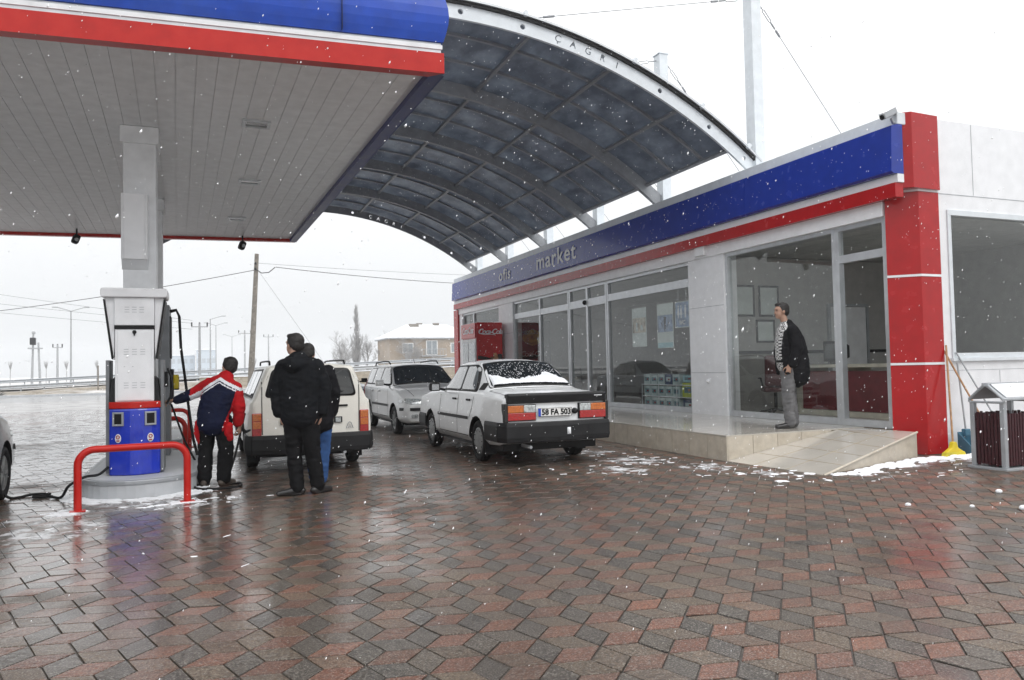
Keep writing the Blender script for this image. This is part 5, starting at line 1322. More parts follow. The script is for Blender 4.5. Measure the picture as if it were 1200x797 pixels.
def jeans_man():
    r = thing('person', 'person in black jacket and blue jeans, mostly hidden behind the tall man in black', 'person', (1.24, 9.36, 0), RZ, 'men at the pumps')
    b = MB(); pt = head(b, (-.14, .10, 1.54), (-.15, 1, -.25), (0, .25, 1), .98)
    limb(b, [(-.08, .02, 1.35), (-.12, .07, 1.48)], [.06, .055]); limb(b, [(-.02, -.02, .90), (-.03, .0, 1.12), (-.05, .02, 1.32)], [(.15, .11), (.15, .11), (.16, .10)], side=(1,0,0))
    for hx, fx, fy in ((-.09, -.05, .05), (.07, .03, -.02)): limb(b, [(hx, 0, .88), ((hx+fx)/2, .02, .49), (fx, fy, .08)], [.085, .055, .04])
    for sx, sh_, el, wr in ((-1, (-.22, .03, 1.33), (-.27, .12, 1.08), (-.22, .3, 1.0)), (1, (.12, .03, 1.33), (.17, .02, 1.05), (.14, .10, .82))):
        limb(b, [sh_, el, wr], [.05, .042, .03]); hand(b, wr, (0, .6, -.7), (1 if sx < 0 else -1, 0, 0), curl=.6)
    flesh(b, 'body', 'skin', r, .010, 3); hairdo(r, pt)
    c = MB(); limb(c, [(-.01, -.02, .72), (-.02, -.01, .90), (-.03, 0, 1.12), (-.045, .02, 1.30), (-.08, .03, 1.40)], [(.20, .15), (.20, .15), (.21, .14), (.22, .14), (.11, .10)], side=(1,0,0), n=24)
    limb(c, [(-.215, .03, 1.33), (-.275, .10, 1.10), (-.22, .27, 1.0)], [.08, .07, .058]); limb(c, [(.12, .03, 1.33), (.20, .01, 1.08), (.165, .06, .84)], [.08, .07, .06])
    flesh(c, 'jacket', 'black_cloth', r, .012, 3, .006, 9)
    c = MB(); limb(c, [(-.01, 0, .88), (-.01, 0, .80)], [(.17, .12), (.17, .12)], side=(1,0,0))
    for pts in ([(-.09, 0, .80), (-.07, .02, .49), (-.05, .05, .08)], [(.07, 0, .80), (.06, .02, .49), (.035, -.02, .08)]): limb(c, pts, [.11, .082, .075])
    flesh(c, 'jeans', 'jeans', r, .012, 2, .007, 2, 8)
    shoe(r, (-.05, .05, 0), (-.2, 1, 0), 'shoe_brown'); shoe(r, (.03, -.02, 0), (.1, 1, 0), 'shoe_brown')
jeans_man()
def attendant():
    r = thing('person', 'attendant in red, white and navy jacket leaning left to reach the pump hose', 'person', (.10, 9.80, 0), RZ, 'men at the pumps')
    b = MB(); pt = head(b, (.115, .16, 1.40), (-.75, .65, -.2), (.06, .2, 1), .98)
    limb(b, [(.10, .07, 1.22), (.11, .12, 1.34)], [.06, .055]); limb(b, [(.0, -.05, .85), (.04, .0, 1.02), (.09, .06, 1.20)], [(.15, .11), (.15, .11), (.17, .10)], side=(1,0,0))
    for hx, kx, fx in ((-.08, -.11, -.12), (.09, .12, .10)): limb(b, [(hx, 0, .84), (kx, .02, .47), (fx, 0, .08)], [.085, .055, .04])
    limb(b, [(-.08, .07, 1.21), (-.27, .08, 1.10), (-.50, .06, 1.02)], [.05, .042, .03]); hand(b, (-.50, .06, 1.02), (-1, 0, -.1), (0, 0, -1), curl=.9)
    limb(b, [(.25, .06, 1.15), (.30, .05, .90), (.26, .10, .70)], [.05, .042, .03]); hand(b, (.26, .10, .70), (-.1, .2, -1), (-1, 0, 0), curl=.9)
    flesh(b, 'body', 'skin', r, .009, 3); hairdo(r, pt); face_bits(r, pt)
    c = MB()
    limb(c, [(.0, -.04, .74), (.0, -.03, .85), (.03, .0, 1.0), (.07, .04, 1.13), (.09, .06, 1.22), (.105, .09, 1.28)], [(.185, .15), (.185, .15), (.195, .15), (.21, .145), (.18, .13), (.09, .085)], side=(1, 0, -.18), n=24)
    limb(c, [(-.08, .07, 1.20), (-.28, .08, 1.095), (-.47, .065, 1.02)], [.082, .068, .052]); limb(c, [(.225, .06, 1.15), (.275, .05, .92), (.25, .08, .74)], [.082, .072, .058])
    o = flesh(c, 'jacket', 'navy', r, .010, 3, .006, 4)
    me = o.data; me.materials.append(MT['red_cloth']); me.materials.append(MT['white_cloth'])
    for p in me.polygons:
        x, y, z = p.center
        s_ = (z-1.0)-.0 ; t_ = x-.04-(z-1.0)*.3
        arm_l = x < -.15 and z > .95
        m = 0
        yoke = z + abs(x-.09)*.62
        if arm_l:
            d = -x
            m = 0 if d > .30 else (2 if (z < 1.115-(d-.2)*.45) else 1)
            if d > .30: m = 0
        elif z > .95:
            if yoke > 1.285: m = 1
            elif yoke > 1.245: m = 2
            elif yoke > 1.230: m = 0
            elif yoke > 1.215: m = 2
        if abs(t_) > .19 and z < 1.12 and not arm_l: m = 1
        p.material_index = m
    c = MB(); limb(c, [(.0, -.03, .84), (.0, 0, .78)], [(.17, .125), (.17, .125)], side=(1,0,0))
    for pts in ([(-.085, 0, .78), (-.115, .02, .46), (-.125, 0, .09)], [(.09, 0, .78), (.125, .02, .46), (.105, 0, .09)]): limb(c, pts, [.11, .088, .080])
    flesh(c, 'trousers', 'black_trouser', r, .012, 2, .007, 7, 8)
    shoe(r, (-.125, 0, 0), (-.25, 1, 0), 'shoe_brown'); shoe(r, (.105, 0, 0), (.2, 1, 0), 'shoe_brown')
    # red cloths hanging from his pockets
    for x, z0, z1 in ((-.165, .76, .52), (.19, .72, .55)):
        k = MB(); limb(k, [(x, -.05, z0), (x-.01, -.05, (z0+z1)/2), (x+.01, -.03, z1)], [(.045, .03), (.05, .035), (.035, .02)]); flesh(k, 'pocket_cloth', 'red_cloth', r, .010, 2, .006, 2, 14)
attendant()
b = MB(); b.tube([(0,0,0), (.0,.02,-.08), (.06,.05,-.12)], [.02,.022,.012], 8); b.tube([(.0,0,.0), (-.03,-.02,-.05), (0,.02,-.09)], .006, 6)
o = b.build('hose_nozzle', 'dark_plastic'); o.location = (.40, 9.85, .67); o.rotation_euler = (0, -.8, .3); tag(o, 'dark fuel nozzle held low in the attendant\'s right hand', 'nozzle')
def platform_man():
    r = thing('person', 'man in black jacket, checked shirt and grey trousers standing on the platform, looking left', 'person', (8.08, 9.10, .352), RZ)
    b = MB(); pt = head(b, (-.10, .0, 1.735), (-1, -.12, -.05), (-.05, 0, 1), 1.02)
    limb(b, [(-.02, .0, 1.48), (-.075, .0, 1.66)], [.055, .054]); limb(b, [(.0, 0, .98), (-.02, 0, 1.22), (-.0, 0, 1.42)], [(.10, .13), (.10, .13), (.085, .15)], side=(1,0,0))
    for fx, fy, kx in ((-.05, -.07, -.05), (.06, .09, .02)): limb(b, [(-.01, fy, .95), (kx, fy, .52), (fx, fy, .08)], [.09, .058, .042])
    limb(b, [(.0, -.18, 1.42), (.04, -.23, 1.15), (-.07, -.21, .93)], [.05, .042, .03]); hand(b, (-.07, -.21, .93), (-.2, .1, -1), (0, 1, 0), curl=.5)
    limb(b, [(.0, .18, 1.42), (.05, .23, 1.15), (-.04, .2, .93)], [.05, .042, .03]); hand(b, (-.04, .2, .93), (-.2, 0, -1), (0, -1, 0), curl=.5)
    flesh(b, 'body', 'skin', r, .009, 3); hairdo(r, pt); face_bits(r, pt)
    k = MB(); k.tube([pt(-.022, .097, -.046), pt(0, .103, -.044), pt(.022, .097, -.046)], .005, 6); k.build('moustache', 'hair', r)
    c = MB(); limb(c, [(-.05, 0, .93), (-.07, 0, 1.10), (-.075, 0, 1.3), (-.05, 0, 1.46), (-.045, 0, 1.55)], [(.125, .15), (.125, .15), (.12, .15), (.105, .15), (.065, .065)], side=(1,0,0)); flesh(c, 'shirt', 'check_shirt', r, .010, 3, .004, 5)
    c = MB()
    limb(c, [(.10, .0, .78), (.085, 0, .92), (.06, .0, 1.15), (.04, 0, 1.35), (.02, 0, 1.47), (.005, 0, 1.55)], [(.185, .21), (.20, .215), (.20, .21), (.165, .205), (.11, .17), (.06, .09)], side=(1,0,0), n=24)
    for sy in (-1, 1):
        limb(c, [(-.0, sy*.19, 1.44), (.05, sy*.235, 1.17), (-.03, sy*.215, .95)], [.085, .075, .062])
        limb(c, [(-.06, sy*.13, 1.42), (-.12, sy*.16, 1.15), (-.09, sy*.17, .82)], [(.05, .03), (.05, .03), (.05, .03)], side=(1,0,0))
    flesh(c, 'jacket', 'black_cloth', r, .011, 3, .007, 8)
    k = MB(); k.lathe([(.0, 0)], (0,0,0), 3) if False else None
    c = MB(); limb(c, [(-.03, 0, 1.0), (-.02, 0, .90)], [(.125, .155), (.13, .155)], side=(1,0,0))
    for pts in ([(-.02, -.07, .90), (-.06, -.07, .52), (-.035, -.07, .09)], [(.0, .08, .90), (.02, .09, .52), (.07, .09, .09)]): limb(c, pts, [.115, .088, .078])
    flesh(c, 'trousers', 'grey_trouser', r, .012, 2, .009, 3, 8)
    k = MB(); k.tube([(-.055+.132*cos(2*pi*i/20), .16*sin(2*pi*i/20), .99) for i in range(20)], .018, 6, closed=True); k.build('belt', 'black', r)
    shoe(r, (-.05, -.07, 0), (-1, -.15, 0), L=.29); shoe(r, (.06, .09, 0), (-.9, -.5, 0), L=.29)
platform_man()
# ================================================================== things in front of and inside the shop
MT['cooler_red'] = mat('cooler_red', (.55,.008,.012), .3, var=.06, coat=.3)
MT['cooler_white'] = mat('cooler_white', (.72,.72,.72), .4, dirt=.15)
MT['amber_skin'] = mat('printed_tan', (.45,.22,.10), .5, var=.4, vscale=8)
MT['print_black'] = mat('print_black', (.012,.008,.008), .4, var=.4, vscale=6)
MT['dark_maroon'] = mat('dark_maroon', (.10,.008,.012), .4, var=.3, vscale=3)
MT['gold'] = mat('gold_print', (.50,.34,.03), .4, var=.5, vscale=6)
def script_word(mb, txt, size, o, ux, uy, d=.012):
    text_mb(txt, size, d, mb, o, ux, uy, shear=.28, offset=.004, space=.82)
t = thing('drinks_cooler', 'tall red drinks cooler with white script lettering on its side, at the far shop front', 'cooler', (8.47, 23.8, .352))
b = MB(); b.b2((-.44, -.70, 0), (.44, .70, 2.44)); bd = b.build('cabinet', 'cooler_red', t, bevel=.02)
b = MB(); b.b2((-.475, -.68, .12), (-.442, .68, 1.92)); dr = b.build('door', 'cooler_white', t, bevel=.01)
for s in (-.34, .34):
    b = MB(); b.b2((-.485, s-.28, .25), (-.476, s+.28, 1.82)); b.build('pane', 'car_glass_pale', dr)
b = MB(); b.b2((-.50, -.70, 1.95), (-.441, .70, 2.42)); sg = b.build('header_sign', 'cooler_red', t, bevel=.01)
b = MB(); script_word(b, 'Coca-Cola', .30, (-.505, 0, 2.19), (0,-1,0), (0,0,1)); b.build('lettering', 'white_paint', sg)
b = MB(); script_word(b, 'Coca-Cola', .235, (.02, -.706, 2.14), (1,0,0), (0,0,1)); b.tube(smooth_path([(-.30,-.712,2.20),(-.34,-.712,2.10),(-.20,-.712,2.05),(.05,-.712,2.055),(.2,-.712,2.03)]), .010, 5); b.build('lettering', 'white_paint', t)
b = MB(); b.lathe([(.001,.0),(.055,.0),(.06,.08),(.055,.26),(.035,.38),(.018,.46),(.018,.56),(.001,.56)], (0,0,0), 14)
for i in range(len(b.v)):
    v = b.v[i]; b.v[i] = (-.42+v[2]*.95, -.704+v[1]*.12, 1.32+v[0]-.10*v[2])
b.build('printed_bottle', 'print_black', t)
b = MB(); limb(b, [(.30, -.703, .95), (.22, -.703, 1.25), (.16, -.703, 1.45)], [(.10, .004), (.11, .004), (.05, .004)], side=(1,0,0)); limb(b, [(.20, -.703, 1.25), (.02, -.703, 1.32)], [(.05, .004), (.03, .004)], side=(0,0,1)); b.build('printed_hand', 'amber_skin', t)
b = MB(); limb(b, [(.34, -.7035, .7), (.35, -.7035, 1.1), (.34, -.7035, 1.42)], [(.085, .004), (.095, .004), (.07, .004)], side=(1,0,0)); b.build('printed_hair', 'print_black', t)

t = thing('drinks_cooler', 'dark maroon and yellow drinks cooler standing inside the shop behind the left glass', 'cooler', (10.2, 24.3, .352))
b = MB(); b.b2((-.80, -.35, 0), (.80, .35, 2.55)); b.build('cabinet', 'print_black', t, bevel=.02)
b = MB(); b.b2((-.32, -.362, .05), (.55, -.351, 2.4)); p = b.build('printed_panel', 'dark_maroon', t)
b = MB(); b.ball((.12, -.365, 1.98), .36, 8, sc=(1, .02, .75)); b.build('yellow_print', 'gold', p)
b = MB(); script_word(b, 'Coca-Cola', .26, (.12, -.372, 1.42), (1,0,0), (0,0,1), .006); b.build('lettering', 'cooler_white', p)
for z in (2.15, 1.25):
    b = MB(); b.b2((-.72, -.362, z), (-.42, -.352, z+.3)); b.build('notice', 'cooler_white', t)

# posters behind the glass of the big window
MT['poster_pale'] = mat('poster_pale', (.62,.68,.66), .5, var=.08, vscale=4)
MT['poster_blue'] = mat('poster_blue', (.22,.30,.46), .5, var=.3, vscale=9)
MT['poster_tan'] = mat('poster_tan', (.48,.42,.33), .5, var=.35, vscale=10)
MT['poster_cyan'] = mat('poster_cyan', (.35,.58,.64), .5)
def poster(y0, y1, z0, z1, lab, mid, foot, fig):
    x = 9.115; t = thing('poster', lab, 'poster', (x, (y0+y1)/2, z0), 0, 'posters in the shop window'); w = (y1-y0)/2; h = z1-z0
    b = MB(); b.b2((-.004, -w, 0), (.004, w, h)); b.build('sheet', 'poster_pale', t)
    b = MB(); b.b2((-.0055, -w+.02, h*.36), (-.0042, w-.02, h*.74)); b.build('picture', mid, t)
    b = MB(); b.b2((-.0055, -w+.02, .01), (-.0042, w-.02, h*.12)); b.build('foot_stripe', foot, t)
    b = MB(); fig(b, h, w); b.build('motif', 'navy' if mid == 'poster_blue' else 'poster_pale', t)
poster(14.73, 15.33, 1.74, 2.62, 'pale poster with a tan picture, left of the three signs in the shop window', 'poster_tan', 'poster_pale', lambda b, h, w: (limb(b, [(-.0065, .1, h*.40), (-.0065, .1, h*.62)], [(.04,.001),(.03,.001)], side=(0,1,0)), limb(b, [(-.0065, -.12, h*.42), (-.0065, -.1, h*.55)], [(.05,.001),(.05,.001)], side=(0,1,0))))
poster(13.67, 14.28, 1.68, 2.63, 'pale poster with a blue picture and cyan foot, middle sign in the shop window', 'poster_blue', 'poster_cyan', lambda b, h, w: (limb(b, [(-.0065, 0, h*.42), (-.0065, 0, h*.70)], [(.02,.001),(.05,.001)], side=(0,1,0)), limb(b, [(-.0065, -.15, h*.58), (-.0065, 0, h*.38), (-.0065, .15, h*.58)], [(.015,.001),(.015,.001),(.015,.001)], side=(0,1,0))))
t = thing('toilet_sign', 'blue toilet sign with white figures hanging behind the shop window, right of the posters', 'sign', (9.115, 13.33, 2.08))
b = MB(); b.b2((-.008, -.25, 0), (.008, .25, .54)); b.build('board', 'poster_blue', t)
b = MB()
for s in (-1, 1): b.box((-.009, s*.243, .27), (.004, .014, .54))
for z in (.007, .533): b.box((-.009, 0, z), (.004, .47, .014))
b.build('border', 'poster_pale', t)
b = MB()
for yy in (.13, .03):
    b.ball((-.011, yy, .44), .022, 6, sc=(.1,1,1)); b.prism([(yy-.018, .41), (yy+.018, .41), (yy+.04, .27), (yy+.015, .26), (yy+.012, .2), (yy-.012, .2), (yy-.015, .26), (yy-.04, .27)], -.013, -.010, 'x')
b.ball((-.011, -.12, .44), .022, 6, sc=(.1,1,1)); b.prism([(-.15, .41), (-.09, .41), (-.10, .2), (-.14, .2)], -.013, -.010, 'x')
text_mb('WC', .12, .004, b, (-.012, 0, .10), (0,-1,0), (0,0,1), offset=.003)
b.build('figures', 'white_paint', t)
for s in (-.14, .14):
    b = MB(); b.cyl((0, s, .54), (0, s, .80), .004, 6); b.build('hanger', 'white_paint', t)

# stacked oil boxes behind the window
MT['box_grey'] = mat('box_grey', (.50,.60,.60), .5, var=.1); MT['box_teal'] = mat('box_teal', (.10,.20,.24), .5, var=.2, vscale=12); MT['box_lime'] = mat('box_lime', (.45,.52,.03), .5)
MT['box_navy'] = mat('box_navy', (.02,.05,.14), .5, var=.3, vscale=10)
shf = thing('display_shelf', 'low white wire shelf full of boxed goods behind the shop window, below the signs', 'shelf', (9.55, 14.35, .352))
b = MB()
for z in (.0, .26, .52): b.b2((-.18, -1.05, z), (.18, 1.05, z+.02))
for y in (-1.05, -.35, .35, 1.05):
    for x in (-.18, .17): b.b2((x, y-.01, 0), (x+.01, y+.01, .55))
b.build('frame', 'white_paint', shf)
def goods(y, z, w, h, m, lab):
    t = thing('goods_box', lab, 'box', (9.52, y, .352+z), 0, 'boxed goods on the window shelf')
    b = MB(); b.b2((-.13, -w/2, 0), (.13, w/2, h)); b.build('carton', m, t, bevel=.003)
    b = MB(); b.b2((-.134, -w*.32, h*.30), (-.131, w*.32, h*.72)); b.build('print', 'box_teal' if m != 'box_navy' else 'box_grey', t)
    b = MB(); b.b2((-.137, -w*.2, h*.42), (-.1345, 0, h*.58)); b.build('print_mark', 'lens_red' if m != 'box_lime' else 'amber_skin', t)
NTH = ['first', 'second', 'third', 'fourth', 'fifth']
for k in range(5):
    goods(15.2-.29*k, .54, .26, .22, 'box_grey' if k != 3 else 'box_navy', ('grey printed box, '+NTH[k]+' from the left on the top row of the window shelf') if k != 3 else 'navy printed box on the top row of the window shelf')
    goods(15.2-.29*k, .28, .26, .22, 'box_grey', 'grey printed box, '+NTH[k]+' from the left on the middle row of the window shelf')
    goods(15.2-.29*k, .02, .26, .22, 'box_grey', 'grey printed box, '+NTH[k]+' from the left on the bottom row of the window shelf')
goods(13.60, .28, .42, .30, 'box_lime', 'lime yellow printed box at the right end of the window shelf')
goods(13.58, .60, .40, .14, 'poster_cyan', 'pale cyan box lying on the lime yellow box')
goods(13.58, .02, .42, .20, 'box_navy', 'dark navy box under the lime yellow box')

# office furniture behind the glass
MT['desk_red'] = mat('desk_red', (.16,.02,.025), .4, var=.1); MT['desk_cream'] = mat('desk_cream', (.60,.57,.48), .45)
t = thing('office_desk', 'cream and dark red counter desk standing in the office behind the glass', 'desk', (10.75, 10.35, .352))
b = MB(); b.b2((-.38, -1.2, .86), (.38, 1.25, .92)); b.build('desk_top', 'desk_cream', t, bevel=.008)
for y in (-1.15, .1, 1.15):
    b = MB(); b.b2((-.33, y-.05, 0), (.33, y+.05, .86)); b.build('side_panel', 'desk_cream', t)
for y0, y1 in ((-1.08, .03), (.17, 1.08)):
    b = MB(); b.b2((-.30, y0, .10), (-.27, y1, .80)); b.build('front_panel', 'desk_red', t)
b = MB(); b.b2((-.32, -1.1, .0), (-.28, 1.1, .09)); b.build('plinth', 'desk_cream', t)
t = thing('computer_monitor', 'old bulky computer monitor standing on the office desk', 'monitor', (10.75, 10.85, 1.272), .5)
b = MB(); b.b2((-.16, -.20, .05), (-.12, .20, .42)); b.build('front_bezel', 'dark_plastic', t, bevel=.01)
b = MB(); b.b2((-.164, -.165, .10), (-.161, .165, .37)); b.build('screen', 'car_glass', t)
b = MB(); b.prism([(-.12, .07), (-.12, .40), (.20, .34), (.20, .12)], -.16, .16, 'y'); b.build('rear_housing', 'dark_plastic', t, bevel=.01)
b = MB(); b.b2((-.12, -.10, .0), (.10, .10, .05)); b.build('stand', 'dark_plastic', t)
def chair(x, y, rz, m, lab):
    t = thing('office_chair', lab, 'chair', (x, y, .352), rz, 'office chairs')
    b = MB(); b.b2((-.24, -.24, .42), (.24, .24, .52)); b.build('seat', m, t, bevel=.04)
    b = MB(); b.box((0, .26, .82), (.46, .09, .58), R=Matrix.Rotation(-.12, 3, 'X')); b.build('backrest', m, t, bevel=.05)
    b = MB(); b.cyl((0, 0, .08), (0, 0, .43), .03, 10); b.build('column', 'black', t)
    for k in range(5):
        a = 2*pi*k/5; b = MB(); b.tube([(0, 0, .10), (.28*cos(a), .28*sin(a), .05)], .02, 6); b.ball((.28*cos(a), .28*sin(a), .03), .03, 5); b.build('leg', 'black', t)
    for s in (-1, 1):
        b = MB(); b.tube([(s*.24, .1, .48), (s*.28, .1, .68), (s*.28, -.15, .68)], .018, 6); b.build('armrest', 'black', t)
MT['chair_red'] = mat('chair_red', (.07,.012,.014), .6); MT['chair_black'] = mat('chair_black', (.015,.015,.016), .5)
chair(10.0, 11.65, 2.6, 'chair_red', 'dark red office chair at the left inside the office window')
chair(11.6, 9.5, 1.2, 'chair_black', 'black office chair behind the office desk, seen through the doorway')
def wall_frame(x, z, w, h, lab):
    t = thing('picture_frame', lab, 'picture frame', (x, 12.295, z), 0, 'frames on the office wall')
    b = MB()
    for c, s in (((0,0,h/2-.02),(w,.02,.04)),((0,0,-h/2+.02),(w,.02,.04)),((-w/2+.02,0,0),(.04,.02,h-.08)),((w/2-.02,0,0),(.04,.02,h-.08))): b.box(c, s)
    b.build('frame', 'black', t); b = MB(); b.box((0, .002, 0), (w-.08, .01, h-.08)); b.build('print', 'poster_pale', t)
wall_frame(9.85, 2.55, .5, .62, 'black framed notice on the office wall, upper left one'); wall_frame(10.45, 2.55, .5, .62, 'black framed notice on the office wall, upper right one'); wall_frame(10.35, 1.95, .46, .46, 'black framed notice on the office wall, below the other two')
b = MB(); b.b2((9.5, 12.27, 1.50), (14.0, 12.298, 1.56)); tag(b.build('dark_wall_band', 'black'), 'dark horizontal band along the office partition wall', 'rail')  # thin black band set on the partition wall

# ------------------------------------------------------------------ litter bin, brooms, dustpan at the corner
MT['slat'] = mat('slat_maroon', (.045,.010,.014), .45, var=.2, vscale=30, spec=.3)
t = thing('litter_bin', 'slatted dark red litter bin with grey frame and snow-covered little gabled roof', 'litter bin', (8.72, 6.28, 0))
w, d, h = .66, .38, .81
b = MB(); b.b2((-.06, -.06, .0), (w+.06, d+.06, .03)); b.build('base_plate', 'galv', t, bevel=.004)
for x in (0, w):
    for y in (0, d):
        b = MB(); b.b2((x-.028, y-.028, .03), (x+.028, y+.028, h)); b.build('post', 'galv', t, bevel=.006)
rnd = random.Random(8)
for nm, pts in (('slat_panel', [(-.004, y, 0) for y in (.05, .095, .14, .185, .23, .275, .32, .365)]), ('slat_panel', [(x, -.004, 1) for x in [.05+.0465*k for k in range(13)]]), ('slat_panel', [(x, d+.004, 1) for x in [.05+.0465*k for k in range(13)]]), ('slat_panel', [(w+.004, y, 0) for y in (.05, .095, .14, .185, .23, .275, .32, .365)])):
    b = MB()
    for x, y, k in pts: 
        sx, sy = ((.016, .034) if k == 0 else (.034, .016)); b.box((x, y, .36+.0), (sx, sy, .62+rnd.uniform(-.02, .02)))
    b.build(nm, 'slat', t, bevel=.003)
    b = MB()
    for z in (.12, .58):
        xs = [p[0] for p in pts]; ys = [p[1] for p in pts]; b.b2((min(xs)-(.0 if pts[0][2] else -.010), min(ys)-(.02 if not pts[0][2] else -.010), z), (max(xs)+(.0 if pts[0][2] else .018), max(ys)+(.02 if not pts[0][2] else .018), z+.02))
    b.build('slat_rail', 'black', t)
b = MB(); b.b2((.05, .05, .05), (w-.05, d-.05, .50)); b.build('liner', 'black', t)
ym = d/2; rz_ = 1.0
for x in (-.02, w+.02):
    b = MB(); b.tube([(x, -.0, h-.02), (x, -.03, h+.0), (x, -.02, h+.03), (x, ym-.03, rz_), (x, ym+.03, rz_), (x, d+.02, h+.03), (x, d+.03, h), (x, d+.0, h-.02)], .018, 8); b.build('gable_frame', 'galv', t)
    b = MB(); b.tube([(x, 0, h-.01), (x, d, h-.01)], .014, 8); b.build('tie_bar', 'galv', t)
b = MB(); b.prism([(-.04, h+.015), (ym, rz_-.01), (ym, rz_+.01), (-.04, h+.035)], -.03, w+.07, 'x'); rf = b.build('roof_panel', 'galv', t)
b = MB(); b.prism([(ym, rz_-.01), (d+.04, h+.015), (d+.04, h+.035), (ym, rz_+.01)], -.03, w+.07, 'x'); b.build('roof_panel', 'galv', t)
b = MB(); b.prism([(-.03, h+.042), (ym-.03, rz_-.0), (ym-.03, rz_+.025), (-.03, h+.065)], .02, w+.06, 'x'); b.build('roof_snow', 'snow', rf, bevel=.012)
b = MB(); b.b2((-.03, ym-.04, rz_+.005), (w+.03, ym+.05, rz_+.03)); b.build('ridge_cap', 'galv', t, bevel=.008)
MT['wood_handle'] = mat('wood_handle', (.42,.24,.12), .6, var=.2, vscale=20); MT['pan_blue'] = mat('pan_blue', (.05,.16,.24), .45); MT['bristle'] = mat('bristle', (.60,.50,.03), .7, var=.2)
t = thing('broom', 'yellow-headed broom with wooden handle leaning on the red corner column', 'broom', (9.45, 7.53, 0))
b = MB(); b.tube([(.02, .02, .10), (.26, .26, 1.52)], .013, 8); b.build('handle', 'wood_handle', t)
b = MB(); b.prism([(-.17, .06), (.17, .06), (.06, .12), (.03, .20), (-.03, .20), (-.06, .12)], -.03, .035, 'y'); b.build('head', 'yellow_p', t, bevel=.01)
b = MB(); b.prism([(-.20, .0), (.20, .0), (.17, .065), (-.17, .065)], -.04, .04, 'y'); b.build('bristles', 'bristle', t, bevel=.01)
t = thing('broom', 'wooden broom handle slanting across behind the litter bin, its head hidden', 'broom', (10.10, 7.35, 0))
b = MB(); b.tube([(0, 0, .08), (-.37, .50, 1.46)], .013, 8); b.build('handle', 'wood_handle', t)
b = MB(); b.b2((-.18, -.05, 0), (.18, .05, .08)); b.build('head', 'red_panel', t, bevel=.01)
t = thing('broom', 'thin grey mop handle leaning at the window sill beside the dustpan', 'mop', (10.38, 7.35, 0))
b = MB(); b.tube([(0, 0, .08), (-.40, .50, 1.42)], .011, 8); b.build('handle', 'galv', t)
b = MB(); limb(b, [(0, 0, .10), (0, -.02, .03)], [(.05, .05), (.12, .08)]); b.build('head', 'concrete', t)
t = thing('dustpan', 'blue dustpan with a long upright grey handle standing against the white wall', 'dustpan', (9.93, 7.62, 0))
b = MB(); b.tube([(.02, .10, .26), (.0, .18, 1.27)], .012, 8); b.build('handle', 'galv', t)
b = MB(); b.v = []
b.add([(-.15,-.10,0),(.15,-.10,0),(.13,.12,0),(-.13,.12,0),(-.15,-.10,.12),(.15,-.10,.12),(.13,.12,.30),(-.13,.12,.30)], [(0,1,2,3),(2,3,7,6),(0,3,7,4),(1,2,6,5)])
o = b.build('pan', 'pan_blue', t); md = o.modifiers.new('s', 'SOLIDIFY'); md.thickness = .012
b = MB(); b.b2((-.04, .06, .24), (.06, .13, .34)); b.build('socket', 'pan_blue', t, bevel=.01)
t_ = MB(); t_.box((9.37, 7.08, .035), (.12, .09, .07), rz=.4); o = t_.build('brush_head', 'red_panel', bevel=.02); tag(o, 'small red brush head lying in the snow beside the litter bin', 'brush')

# ================================================================== street side
MT['pole_wood'] = mat('pole_wood', (.20,.18,.155), .8, var=.2, vscale=5, bump=.4, bscale=20)
MT['pole_far'] = mat('pole_concrete', (.36,.37,.38), .7, var=.08)
MT['hazed_twig'] = mat('hazed_twigs', (.36,.355,.355), .9, var=.15)  # pale grey twig colour holds the distance haze as well as frost
MT['stone_wall'] = mat('stone_wall', (.40,.35,.28), .8, var=.15, vscale=2, bump=.5, bscale=10, dirt=.4, dcol=(.55,.52,.47), dscale=.8)
MT['wire'] = mat('wire', (.05,.05,.052), .6)
t = thing('utility_pole', 'leaning weathered wooden utility pole beyond the cars, carrying the overhead wires', 'utility pole', (2.66, 52, 0))
b = MB(); b.tube([(0, 0, -.1), (.25, 0, 4.5), (.48, 0, 9.0)], [.20, .165, .13], 12); b.build('pole', 'pole_wood', t)
b = MB(); b.tube([(.40, -.14, 8.0), (.75, -.16, 7.75), (1.2, -.2, 7.8), (1.6, -.2, 8.15)], .03, 6); b.build('cable_loop', 'wire', t)
for z in (8.0, 8.35):
    b = MB(); b.lathe([(.001, -.06), (.06, -.06), (.07, 0), (.05, .08), (.001, .08)], (.38, -.22, z), 12); b.build('insulator', 'dark_plastic', t)
def wire(p, q, sag, r, lab):
    pts = [Vector(p).lerp(Vector(q), k/24)-Vector((0, 0, sag*4*(k/24)*(1-k/24))) for k in range(25)]
    b = MB(); b.tube(pts, r, 5); tag(b.build('overhead_wire', 'wire'), lab, 'wire', 'overhead wires')
wire((3.05, 51.9, 7.95), (-28, 72, 5.2), .55, .022, 'thick overhead wire running from the wooden pole out of the left of the photo')
wire((4.3, 51.8, 8.15), (33, 60, 8.4), .45, .022, 'thick overhead wire running right from the wooden pole behind the shop')
wire((3.05, 51.9, 8.4), (33, 62, 9.4), .25, .010, 'thin overhead wire above the thick one, right of the wooden pole')
for k, (za, zb) in enumerate(((14.5, 7.2), (12.6, 6.9), (11.3, 6.3))):
    wire((-46, 95, za), (-1.2, 84.9, zb-.4), .3, .014, ('highest', 'middle', 'lowest')[k]+' of the three faint wires crossing the sky at the far left')
wire((3.1, 52, 8.1), (8.9, 58, .9), .0, .008, 'faint stay wire slanting down to the right from the wooden pole')
